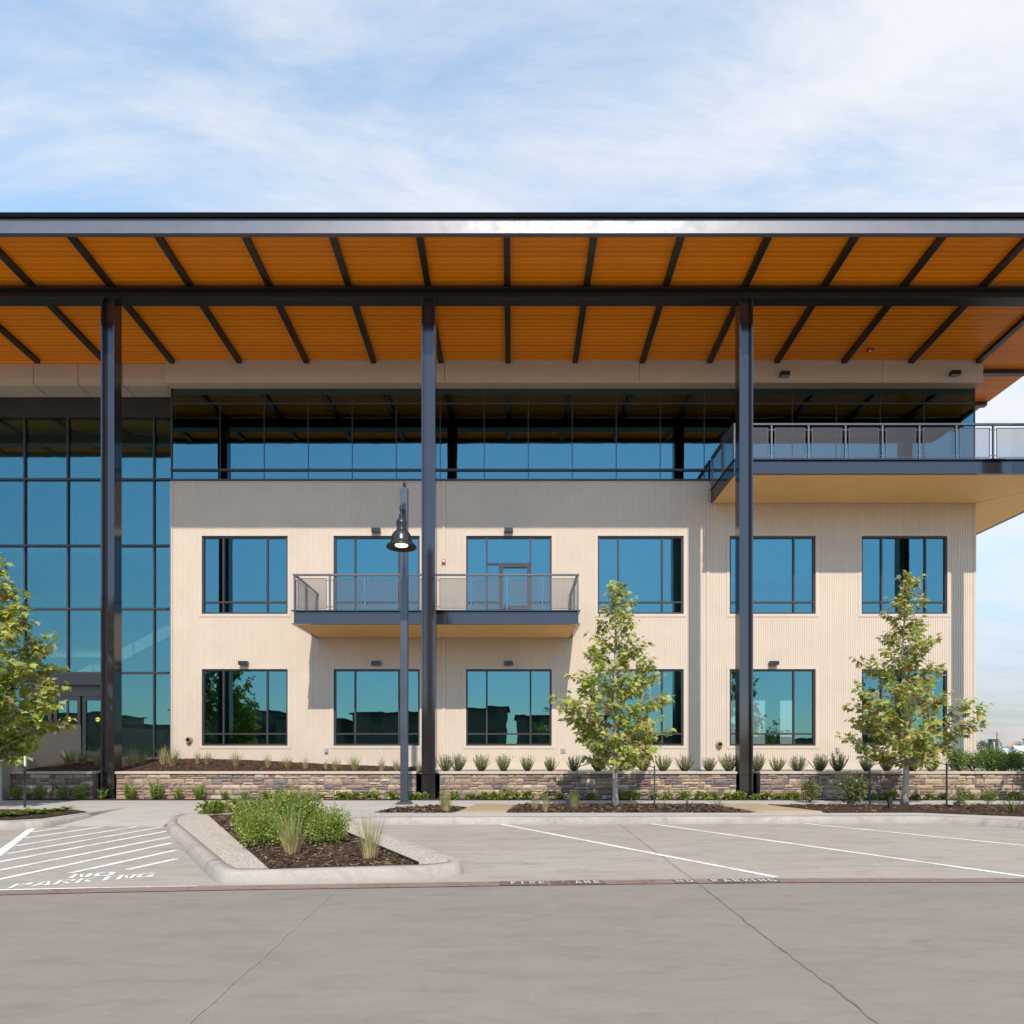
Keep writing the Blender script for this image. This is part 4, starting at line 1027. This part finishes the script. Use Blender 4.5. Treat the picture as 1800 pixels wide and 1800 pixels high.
def stake(x, y, z0, h, top, label):
    o = empty('tree_stake', (x, y, z0), label, 'tree stake', 'thin metal stakes holding the young trees')
    m = MB(); m.bar((0,0,-.1), (0,0,h), .032, .032, up=Vector((0,1,0))); m.bar((-.012,-.02,0), (-.012,-.02,h-.02), .012, .02, up=Vector((0,1,0))); m.build('post', 'green_steel').parent = o
    t = Vector(top)-Vector((x, y, z0)); m = MB(); m.tube([(0,0,h-.05), Vector((0,0,h-.05)).lerp(t, .5)+Vector((0,0,-.03)), t], .011, 5); m.build('strap', 'black_paint').parent = o
paint('green_steel', (0.035, 0.05, 0.045), 0.5)
stake(1.62, 16.2, .19, 1.03, (2.5, 16.15, 1.5), 'thin dark stake by the slender tree, on its lamp post side'); stake(3.53, 16.2, .19, 1.02, (2.6, 16.15, 1.45), 'thin dark stake by the slender tree, on its corner side')
stake(9.08, 16.6, .19, 1.05, (9.9, 16.6, 1.5), 'thin dark stake by the broad tree, beside the bollard light'); stake(11.03, 16.6, .19, 1.08, (10.05, 16.6, 1.55), 'thin dark stake by the broad tree, on its hedge side')
stake(-12.02, 16.15, .19, 1.05, (-12.8, 16.2, 1.6), 'thin dark stake with a pale tip beside the entrance ramp tree')
m = MB(); m.box(-.018,.018,-.018,.018,1.0,1.25); o = m.build('stake_tip', 'white_paint'); o.parent = [q for q in sc.collection.objects if q.name.startswith('tree_stake')][-1]

# ================================================================== small plants
def grass_mesh(seed, n, H, spread, cols, base=(.42,.33,.17), wd=.006, droop=.5, r0=.06, seedheads=0):
    r = random.Random(seed); m = MB()
    for i in range(n):
        a = r.uniform(0, 2*math.pi); q = r.random()**.5; lean = q*spread; h = H*(r.uniform(.35, 1.0)*(1.08-.3*q)); b0 = Vector((math.cos(a)*r0*q+r.uniform(-.01,.01), math.sin(a)*r0*q+r.uniform(-.01,.01), 0))
        o = Vector((math.cos(a), math.sin(a), 0)); t = Vector((-math.sin(a), math.cos(a), 0)); t = (t+o*r.uniform(-.8,.8)).normalized()
        K = 4; P = []
        dr = droop*r.uniform(.3, 1.2)
        for k in range(K+1):
            s = k/K; P.append(b0+o*(lean*h*(s*.7+dr*s*s*.9))+Vector((0,0,h*(s-dr*.35*s*s*s*q))))
        c = r.choice(cols); w_ = wd*r.uniform(.6,1.2); dead = r.random() < .18
        for k in range(K):
            s = k/K; w0 = w_*(1-s**2); w1 = w_*(1-((k+1)/K)**2)+.0006
            col = tuple(lerp(base[j], c[j], min(1, s*2.2)) for j in range(3)) if not dead else base
            k_ = r.uniform(.8,1.2); col = tuple(x*k_ for x in col)
            m.poly([P[k]-t*w0, P[k]+t*w0, P[k+1]+t*w1, P[k+1]-t*w1], col)
    return m.mesh('grass_tuft', 'blade', True)
def sprig_mesh(seed, n, H, W, cols, nl=30, lw=.006, ll=.035, wood=(.16,.11,.07), name='rosemary_bush', up=.75):
    """upright woody stems set with small narrow leaves"""
    r = random.Random(seed); m = MB()
    for i in range(n):
        a = r.uniform(0, 2*math.pi); q = r.random()**.6; h = H*r.uniform(.6, 1.05)*(1-.25*q)
        p = Vector((math.cos(a)*.05*q, math.sin(a)*.05*q, 0)); top = Vector((math.cos(a)*W*q+r.gauss(0,.03), math.sin(a)*W*q+r.gauss(0,.03), h))
        mid = p.lerp(top, .5)+Vector((math.cos(a), math.sin(a), 0))*W*.18*q
        def at(s): return p*(1-s)**2+mid*2*s*(1-s)+top*s*s
        m.tube([at(0), at(.35), at(.7), at(1)], [.006,.005,.003,.0015], 4, wood, cap=False)
        c0 = r.choice(cols)
        for k in range(nl):
            s = .16+.84*(k+r.random())/nl; q_ = at(s); b = r.uniform(0, 2*math.pi)
            d = Vector((math.cos(b), math.sin(b), r.uniform(.1, 1.0)*up+.1)).normalized(); t = d.cross(Vector((r.gauss(0,1), r.gauss(0,1), r.gauss(0,1)))).normalized()
            L = ll*r.uniform(.6,1.2)*(1.1-.4*s); kk = r.uniform(.7,1.3); col = tuple(x*kk for x in c0)
            m.poly([q_, q_+d*L*.5+t*lw, q_+d*L, q_+d*L*.5-t*lw], col)
    return m.mesh(name, 'leaf', True)
def bush_mesh(seed, rx, rz, n, cols, ls=.03, flowers=0, name='leafy_bush', lumps=7, wood=(.14,.10,.06), sprigs=0):
    r = random.Random(seed); m = MB(); C = []
    for k in range(lumps):
        a = r.uniform(0, 6.28); q = r.random()**.6*.62; C.append((Vector((math.cos(a)*rx*q, math.sin(a)*rx*q, rz*r.uniform(.42,.72))), r.uniform(.34,.5)))
    for c, s in C:
        for _ in range(4):
            d = Vector((r.gauss(0,1), r.gauss(0,1), abs(r.gauss(0,1)))).normalized(); e = c+Vector((d.x*rx*s, d.y*rx*s, d.z*rz*s))
            m.tube([(r.gauss(0,.03), r.gauss(0,.03), 0), c*.6, e], [.007,.005,.002], 4, wood, cap=False)
    for i in range(n):
        c, s = r.choice(C); d = Vector((r.gauss(0,1), r.gauss(0,1), r.gauss(.15,1))).normalized(); q = (r.random()**.32)*(1+.28*max(0,r.gauss(0,.5)))
        p = c+Vector((d.x*rx*s, d.y*rx*s, d.z*rz*s))*q
        if p.z < .02: p.z = r.uniform(.02,.12)
        e = (d+Vector((r.gauss(0,.7), r.gauss(0,.7), r.gauss(.1,.6)))).normalized(); t = e.cross(Vector((r.gauss(0,1), r.gauss(0,1), r.gauss(0,.6)))).normalized()
        L = ls*r.uniform(.6,1.3); kk = r.uniform(.7,1.3); col = r.choice(cols)
        if i < flowers: col = (.55,.03,.03); p = c+Vector((d.x*rx*s, d.y*rx*s, abs(d.z)*rz*s))*1.12
        m.poly([p, p+e*L*.35+t*L*.38, p+e*L*.75+t*L*.3, p+e*L, p+e*L*.75-t*L*.3, p+e*L*.35-t*L*.38], tuple(x*kk for x in col))
    for k in range(sprigs):                   # loose shoots standing out of the mound
        c, s = r.choice(C); d = Vector((r.gauss(0,.6), r.gauss(0,.6), 1)).normalized(); p = c+Vector((d.x*rx*s, d.y*rx*s, d.z*rz*s))*.8; L = rz*r.uniform(.25,.55); q = p+(d+Vector((r.gauss(0,.3), r.gauss(0,.3), .2))).normalized()*L
        m.tube([p, q], [.003,.001], 4, wood, cap=False); c0 = r.choice(cols)
        for i in range(12):
            e = Vector((r.gauss(0,1), r.gauss(0,1), r.gauss(.4,.5))).normalized(); t = e.cross(Vector((r.gauss(0,1), r.gauss(0,1), r.gauss(0,1)))).normalized(); b0 = p.lerp(q, r.random()); l = ls*r.uniform(.5,.95)
            m.poly([b0, b0+e*l*.5+t*l*.32, b0+e*l, b0+e*l*.5-t*l*.32], tuple(x*r.uniform(.8,1.25) for x in c0))
    return m.mesh(name, 'leaf', True)
G1 = [(.23,.29,.07),(.28,.32,.09),(.32,.33,.13),(.18,.24,.055)]
G2 = [(.32,.31,.14),(.27,.27,.11),(.38,.33,.18)]
tufts = [grass_mesh(100+i, 130, .55, .55, G1, droop=.7, wd=.005) for i in range(4)] + [grass_mesh(120+i, 80, .5, .35, G2, droop=.5, wd=.005) for i in range(3)]
ros = [sprig_mesh(200+i, 56, .58, .27, [(.23,.29,.12),(.27,.33,.14),(.18,.245,.095),(.31,.35,.175)], 36, .0075, .042) for i in range(6)]
grn = [sprig_mesh(230+i, 22, .46, .16, [(.22,.31,.04),(.27,.34,.05),(.16,.25,.04)], 30, .014, .06, name='wall_shrub') for i in range(4)]
hed = [bush_mesh(260+i, .42, .66, 1700, [(.17,.26,.06),(.21,.29,.07),(.13,.20,.045),(.26,.31,.11)], .05, name='hedge_shrub', sprigs=18) for i in range(4)]
cov = [bush_mesh(300+i, .19, .17, 150, [(.16,.22,.03),(.21,.26,.045),(.12,.17,.03),(.26,.27,.05)], .075, name='groundcover_clump', lumps=5) for i in range(5)]
def nearest(x):
    ks = sorted(range(4), key=lambda k: abs(COLX[k]-x)); return ks[0]
CN = ('first column', 'middle column', 'third column', 'unseen fourth column')
def series(name, src, pts, what, where, cat, group, sc_=(.85,1.15), rot=True):
    """one copy per point; each label counts from the nearest column, on the side it stands"""
    items = sorted(pts); byk = {}
    for it in items:
        k = nearest(it[0]); s = 1 if it[0] >= COLX[k] else -1; byk.setdefault((k, s), []).append(it)
    for (k, s), lst in byk.items():
        lst.sort(key=lambda it: abs(it[0]-COLX[k]))
        for i, it in enumerate(lst):
            side = 'corner side' if s > 0 else 'entrance side'
            lab = f'{what} {where}, {ordn(i)} from the {CN[k]}, {side}'
            z = it[2]; q = R.uniform(*sc_)*(it[3] if len(it) > 3 else 1)
            inst(bpy.data.objects.new(name, R.choice(src)), name, (it[0], it[1], z), R.uniform(0, 6.28), (q*R.uniform(.9,1.1), q*R.uniform(.9,1.1), q), lab, cat, group)
# inst() copies the object it is given, so drop the unlinked source afterwards
D = 19.32
series('rosemary_bush', ros, [(px(x, D+.0), D+R.uniform(-.1,.12), .965) for x in (783,804,846,885,927,967,1010,1051,1090,1130,1164,1203,1247,1281,1333,1364,1400,1442,1474,1525,1562,1601,1640)], 'grey green rosemary', 'behind the stone wall', 'rosemary bush', 'rosemary bushes along the facade')
D = 19.6
series('hedge_shrub', hed, [(px(x, D), D+R.uniform(-.2,.3), .96, R.uniform(.75,1.0)) for x in (1688,1716,1745,1768,1795,1830)], 'dense green shrub', 'above the stone wall', 'shrub', 'hedge shrubs past the building corner', (.85,1.1))
series('hedge_shrub', hed, [(px(x, 21.6), 21.6+R.uniform(-.3,.3), .95, R.uniform(.75,.95)) for x in (1735,1762,1788,1815)], 'rear hedge shrub', 'past the building', 'shrub', 'hedge shrubs in the second row', (.85,1.05))
gl = []
for x, d, s in ((122,20.6,.95),(146,20.9,1.0),(172,20.4,.9),(231,20.3,1.15),(250,20.9,.9),(288,20.8,1.25),(303,20.4,1.0),(347,21,.75),(364,20.9,.8),(415,20.6,.85),(471,20.5,.8),(505,20.5,.7),(537,20.3,.75),(572,20.3,.6),(590,19.9,.75),(623,20.0,.95),(671,20.0,.8),(697,19.7,.7),(735,19.6,.8)):
    X = px(x, d); gl.append((X, d, zt(X, d)-.01, s))
series('grass_tuft', tufts, gl, 'wispy grass tuft', 'on the mulch bank', 'grass tuft', 'grass tufts on the mulch bank', (1.2,1.5))
series('wall_shrub', grn, [(px(x, 18.3), 18.36+R.uniform(-.04,.04), .2, s) for x, s in ((28,1),(64,.95),(104,1),(139,1.1),(176,1.0),(225,1.1),(270,1.15),(311,.9),(350,.95),(393,.8),(427,.7))], 'small green shrub', 'at the wall foot', 'shrub', 'small shrubs at the foot of the stone wall', (.9,1.1))
cx_ = [470,494,512,542,560,603,622,650,690,728,742,800,828,852,872,898,905+20,955,985,1012,1040,1092,1118,1150,1172,1205,1232,1255,1282,1300,1325,1345,1370,1395,1530,1560,1610,1632,1660,1700,1745,1780]
series('groundcover_clump', cov, [(px(x, 18.42), 18.42+R.uniform(-.08,.05), .21) for x in cx_], 'low leafy groundcover', 'at the wall foot', 'groundcover', 'groundcover clumps at the foot of the stone wall', (.75,1.2))
m = MB(); m.poly([(-14.2,18.12,.216),(26,18.12,.216),(26,18.7,.222),(-14.2,18.7,.222)]); tag(m.build('planting_bed', 'mulch'), 'narrow strip of mulch along the foot of the stone wall', 'mulch bed', None, 'structure')
def one(name, me, x, y, z, s, label, cat, group=None):
    o = bpy.data.objects.new(name, me); sc.collection.objects.link(o); o.location = (x, y, z); o.rotation_euler = (0, 0, R.uniform(0, 6.28)); o.scale = (s, s, s); return tag(o, label, cat, group, 'thing')
# beds along the kerb
spiky = [grass_mesh(400+i, 46, .42, 1.15, [(.10,.13,.05),(.14,.16,.07),(.18,.19,.09)], (.16,.16,.08), .008, .35) for i in range(3)]
bunch = [grass_mesh(420+i, 170, .62, .30, [(.18,.22,.05),(.22,.25,.07),(.15,.2,.045)], (.45,.36,.17), .006, .3, .10) for i in range(3)]
def bedp(x, yb): X, Y = gnd(x, yb, .18); return X, Y, zs(X, Y)+.01
for src, x, yb, s, name, lab, cat in (
    (bunch[0], 783, 1425, 1.0, 'grass_clump', 'upright green bunch grass beside the tan slab near the lamp post', 'grass clump'),
    (tufts[4], 940, 1424, .95, 'grass_clump', 'straw coloured grass clump at the slab end of the slender tree bed', 'grass clump'),
    (tufts[5], 958, 1426, .85, 'grass_clump', 'dry grass clump nearest the bollard of the slender tree', 'grass clump'),
    (bunch[1], 1009, 1421, .80, 'grass_clump', 'bright green bunch grass behind the bollard of the slender tree', 'grass clump'),
    (spiky[0], 1164, 1424, .85, 'spiky_plant', 'spiky narrow leaved plant beside the second stake of the slender tree', 'spiky plant'),
    (spiky[1], 1208, 1422, .95, 'spiky_plant', 'widest spiky plant in the bed of the slender tree', 'spiky plant'),
    (spiky[2], 1262, 1422, .85, 'spiky_plant', 'spiky plant at the far end of the slender tree bed', 'spiky plant'),
    (spiky[0], 1782, 1428, 1.25, 'spiky_plant', 'large spiky plant in the bed past the broad tree', 'spiky plant')):
    one(name, src, *bedp(x, yb), s, lab, cat)
shrubb = [bush_mesh(440+i, .30, .50, 620, [(.15,.17,.04),(.20,.21,.06),(.12,.14,.035),(.25,.20,.07)], .05, name='leafy_shrub', sprigs=22) for i in range(2)]
one('leafy_shrub', shrubb[0], *bedp(1424, 1412), 1.0, 'loose olive shrub beside the second tan slab', 'shrub'); one('leafy_shrub', shrubb[1], *bedp(1494, 1418), 1.28, 'larger bronze green shrub between the slab and the broad tree', 'shrub')
bam = [sprig_mesh(460+i, 9, .62, .17, [(.13,.22,.02),(.17,.26,.03),(.10,.17,.02)], 20, .014, .11, name='feathery_plant', up=.5) for i in range(2)]
one('feathery_plant', bam[0], *bedp(1687, 1420), 1.0, 'feathery bright green plant just past the broad tree', 'plant'); one('feathery_plant', bam[1], *bedp(1738, 1415), .95, 'feathery green plant leaning between two plants past the broad tree', 'plant')
def rosette(seed, n, L, cols):
    r = random.Random(seed); m = MB()
    for i in range(n):
        a = i*2.4+r.uniform(-.3,.3); l = L*r.uniform(.6,1.1); o = Vector((math.cos(a), math.sin(a), 0)); t = Vector((-math.sin(a), math.cos(a), 0)); up = r.uniform(.35,1.1); P = []
        for s in (0,.25,.5,.75,1): P.append(o*l*s+Vector((0,0,l*(up*s-.75*up*s*s*1.0)+.02)))
        W = [.15,.8,1,.7,.05]; c = jit(r.choice(cols), .15)
        for k in range(4): m.poly([P[k]-t*W[k]*l*.16, P[k]+t*W[k]*l*.16, P[k+1]+t*W[k+1]*l*.16, P[k+1]-t*W[k+1]*l*.16], c)
    return m.mesh('leafy_plant', 'leaf', True)
rs = [rosette(480+i, 26, .30, [(.13,.22,.02),(.18,.28,.03),(.09,.15,.02)]) for i in range(3)]
for i, (x, yb) in enumerate(((-8,1437),(18,1436),(48,1430),(62,1433),(80,1429),(97,1428),(117,1425))):
    X, Y = gnd(x, yb, .17); one('leafy_plant', rs[i % 3], X, Y, .17, (.9,1.05,.9,1.0,.9,.85,.8)[i], f'broad leaved green plant, {ordn(6-i)} from the ramp in its mulch bed', 'plant', 'broad leaved plants in the bed by the ramp')
# peninsula bushes
sal = [bush_mesh(500+i, .54, .58, 3000, [(.21,.30,.035),(.27,.35,.055),(.155,.23,.03),(.33,.38,.08)], .034, 14, name='flowering_bush', lumps=11, sprigs=70) for i in range(3)]
def pen(x, yb): X, Y = gnd(x, yb, .16); return X, Y, h_pen(X, Y)
for i, (x, yb, s, lab) in enumerate(((430, 1470, .86, 'bright green bush with red flecks at the ramp end of the peninsula'), (462, 1490, .76, 'bright green bush in front, beside the dark mulch and the aggregate'), (505, 1462, .92, 'bright green bush at the back, next to the dark spiky plant'),
                         (534, 1476, 1.04, 'tallest bright green bush with red flecks behind the bunch grass'), (580, 1485, .74, 'rounded bright green bush nearest the lone grass clump'), (488, 1474, .85, 'bright green bush in the middle of the peninsula clump'))):
    one('flowering_bush', sal[i % 3], *pen(x, yb), s, lab, 'bush', 'flowering bushes on the peninsula')
pg = [grass_mesh(520, 190, .88, .46, [(.20,.27,.06),(.25,.30,.085),(.16,.22,.05)], (.50,.40,.20), .0032, .4, .09), grass_mesh(521, 170, .82, .36, [(.22,.25,.09),(.28,.29,.12),(.18,.22,.07)], (.52,.42,.21), .003, .4, .09)]
one('grass_clump', pg[0], *pen(513, 1503), 1.0, 'tall bunch grass growing in front of the bright green bushes', 'grass clump'); one('grass_clump', pg[1], *pen(650, 1513), .95, 'lone bunch grass with a straw base near the edging of the peninsula', 'grass clump')
one('spiky_plant', spiky[1], *pen(478, 1448), 1.5, 'dark spiky plant rising behind the bright green bushes', 'spiky plant')
for i, (x, yb) in enumerate(((368,1430),(392,1428),(416,1426))):
    X, Y = gnd(x, yb, .16); one('groundcover_clump', cov[i], X, Y, .15, 1.35, f'dark leafy groundcover clump, {ordn(i)} from the ramp behind the peninsula', 'groundcover', 'groundcover behind the peninsula')

# ================================================================== far away, past the corner
def bigtree(loc, H, Rr, label, seed, n=900):
    o = empty('distant_tree', loc, label, 'tree', 'dark trees on the horizon'); r = random.Random(seed); lv = MB(); C = [(Vector((r.gauss(0,Rr*.45), r.gauss(0,Rr*.45), H*r.uniform(.45,.8))), Rr*r.uniform(.35,.6)) for _ in range(9)]
    for i in range(n):
        c, s = r.choice(C); d = Vector((r.gauss(0,1), r.gauss(0,1), r.gauss(.1,.9))).normalized(); p = c+d*s*r.random()**.4; t = Vector((r.gauss(0,1), r.gauss(0,1), r.gauss(0,1))).normalized(); u = t.cross(d).normalized(); L = H*.035
        lv.poly([p-t*L, p+u*L*.6, p+t*L, p-u*L*.6], jit(r.choice(((.05,.075,.03),(.065,.09,.035),(.04,.06,.025))), .2))
    m = MB(); m.tube([(0,0,-.1),(0,0,H*.35),(.1,0,H*.6)], [H*.035,H*.028,H*.015], 7); m.build('trunk', 'bark').parent = o
    lv.build('crown', 'leaf', tint=True).parent = o
D = 110; bigtree((px(1736, D), D, .93), 3.1, 1.9, 'dark tree on the horizon beside the grey block past the corner', 61)
bigtree((px(1806, D), D, .93), 3.5, 1.5, 'dark rounded tree on the horizon at the picture edge', 62)
D = 130
o = empty('utility_block', (px(1746,D), D, .93), 'dark grey block rising from the trees on the horizon', 'block')
m = MB(); m.box(-.65,.65,-.5,.5,0,3.35); m.build('wall', 'far_grey').parent = o
m = MB(); m.box(-.75,.75,-.6,.6,3.351,3.5); m.build('roof', 'far_grey').parent = o
D = 120
o = empty('utility_pole', (px(1752.5,D), D, .93), 'thin dark pole on the horizon beside the grey block', 'pole'); m = MB(); m.tube([(0,0,0),(0,0,4.6)], [.1,.07], 6); m.build('shaft', 'far_brown').parent = o
m = MB(); m.box(-.25,.25,-.04,.04,4.0,4.1); m.build('crossarm', 'far_brown').parent = o
D = 60
o = empty('marker_post', (px(1747.5,D), D, .93), 'pale slim post on the horizon in front of the dark tree', 'post'); m = MB(); m.tube([(0,0,0),(0,0,1.55),(0,0,1.68)], [.09,.055,.01], 8); m.build('shaft', 'far_white').parent = o
o = empty('road_sign', (px(1779.5,D), D, .93), 'orange diamond road sign on a thin post past the corner', 'road sign'); m = MB(); m.tube([(0,0,0),(0,0,1.35)], .03, 6); m.build('post', 'far_brown').parent = o
m = MB(); m.prism([(0,-.19),(.19,0),(0,.19),(-.19,0)], -.01, .01); q = m.build('sign_plate', 'orange_sheet'); q.parent = o; q.rotation_euler = (rad(90), 0, 0); q.location = (0, -.04, 1.42)
D = 150
def farhouse(x0, x1, top, label, mat):
    X0, X1 = px(x0, D), px(x1, D); o = empty('distant_house', ((X0+X1)/2, D, .93), label, 'house', 'low houses on the horizon'); W = (X1-X0)/2
    m = MB(); m.box(-W, W, 0, 6, -.1, top*.55); m.build('wall', mat).parent = o
    m = MB(); m.prism([(-W-.3,-.4),(W+.3,-.4),(W+.3,6.4),(-W-.3,6.4)], top*.55+.005, lambda x, y: top*.62+(top*.38)*(1-abs(y-3)/3.4)); m.build('roof', 'far_roof').parent = o
    m = MB()
    for k in range(5): t = lerp(-W*.8, W*.8, k/4); m.box(t-.4, t+.4, -.05, -.005, top*.2, top*.45)
    m.build('window', 'far_grey').parent = o
farhouse(1756, 1796, 2.5, 'long low house with a brown roof behind the orange sign', 'far_brown'); farhouse(1798, 1850, 3.0, 'low brown roofed house at the picture edge past the corner', 'far_brown')
D = 95
o = empty('parked_trailer', (px(1792,D), D, .93), 'white box trailer parked beyond the hedge behind the orange sign', 'trailer')
m = MB(); m.box(-1.6,2.4,-1,1,.55,1.75); m.build('body', 'far_white', bevel=.06).parent = o
for wx in (-1.0, .0, 1.6):
    m = MB(); m.tube([(wx,-1.02,.3),(wx,-.8,.3)], .3, 14); m.build('wheel', 'black_paint').parent = o
o = empty('parked_car', (px(1761,90), 90, .93), 'small white car parked beyond the hedge under the brown roofed house', 'car')
m = MB(); m.hexa([(-1.3,-.8,.3),(1.3,-.8,.3),(1.3,.8,.3),(-1.3,.8,.3),(-1.3,-.8,.8),(1.3,-.8,.8),(1.3,.8,.8),(-1.3,.8,.8)]); m.hexa([(-.95,-.72,.801),(.75,-.72,.801),(.75,.72,.801),(-.95,.72,.801),(-.6,-.6,1.3),(.4,-.6,1.3),(.4,.6,1.3),(-.6,.6,1.3)]); m.build('body', 'far_white', bevel=.08).parent = o
for wx in (-.8, .8):
    m = MB(); m.tube([(wx,-.82,.28),(wx,-.6,.28)], .28, 14); m.build('wheel', 'black_paint').parent = o

# ================================================================== across the road, behind the camera: seen only as reflections in the glass
def block(x0, x1, y, h, label, floors, roof=1.0):
    o = empty('apartment_block', ((x0+x1)/2, y, 0), label, 'apartment block', 'apartment blocks mirrored in the glass'); W = (x1-x0)/2
    m = MB(); m.box(-W, W, -12, 0, -.02, h); m.build('wall', 'brick_brown').parent = o
    m = MB(); m.prism([(-W-.4,-12.4),(W+.4,-12.4),(W+.4,.5),(-W-.4,.5)], h+.003, lambda x, yy: h+.15+roof*(1-abs(yy+6)/6.5)); m.build('roof', 'far_grey').parent = o
    m = MB(); n = max(2, int((x1-x0)/4))
    for f in range(floors):
        for i in range(n): t = -W+(i+.5)*2*W/n; z = h/floors*f+.9; m.box(t-.8, t+.8, .003, .06, z, z+1.4)
    m.build('window', 'far_grey').parent = o
for a in ((-80,-62,-52,7.6,'brown apartment block mirrored in the entrance doors',3,1.3), (-60,-49,-47,5.6,'lower apartment block mirrored in the glass beside the entrance',2,.3), (-48,-36,-46,7.5,'brown apartment block mirrored in the glass by the first column',3,.25), (-34,-24,-47,6.4,'brown apartment block mirrored in the first lower window',2,.3),
          (-22,-11,-46,7.1,'brown apartment block mirrored in the window behind the lamp post',3,.25), (-9.5,-1,-47,7.9,'taller apartment block mirrored behind the middle column',3,.3), (0.5,13,-46,6.6,'brown apartment block mirrored in the third lower window',3,1.3), (20,30,-60,4.6,'low building mirrored in the fifth lower window',1,1.6), (36,60,-58,4.2,'low building mirrored in the last lower window',1,1.5)): block(*a)
for i, (x, y, h) in enumerate(((-55,-40,6.0),(-35,-41,5.2),(-10.3,-40,5.0),(16,-44,5.5),(33,-50,5.0))): bigtree((x, y, 0), h, 2.2, ('tree mirrored low in the entrance glass','tree mirrored between two apartment blocks','tree mirrored in front of the taller apartment block','tree mirrored beside the slender tree window','tree mirrored between the low buildings')[i], 70+i, 500)
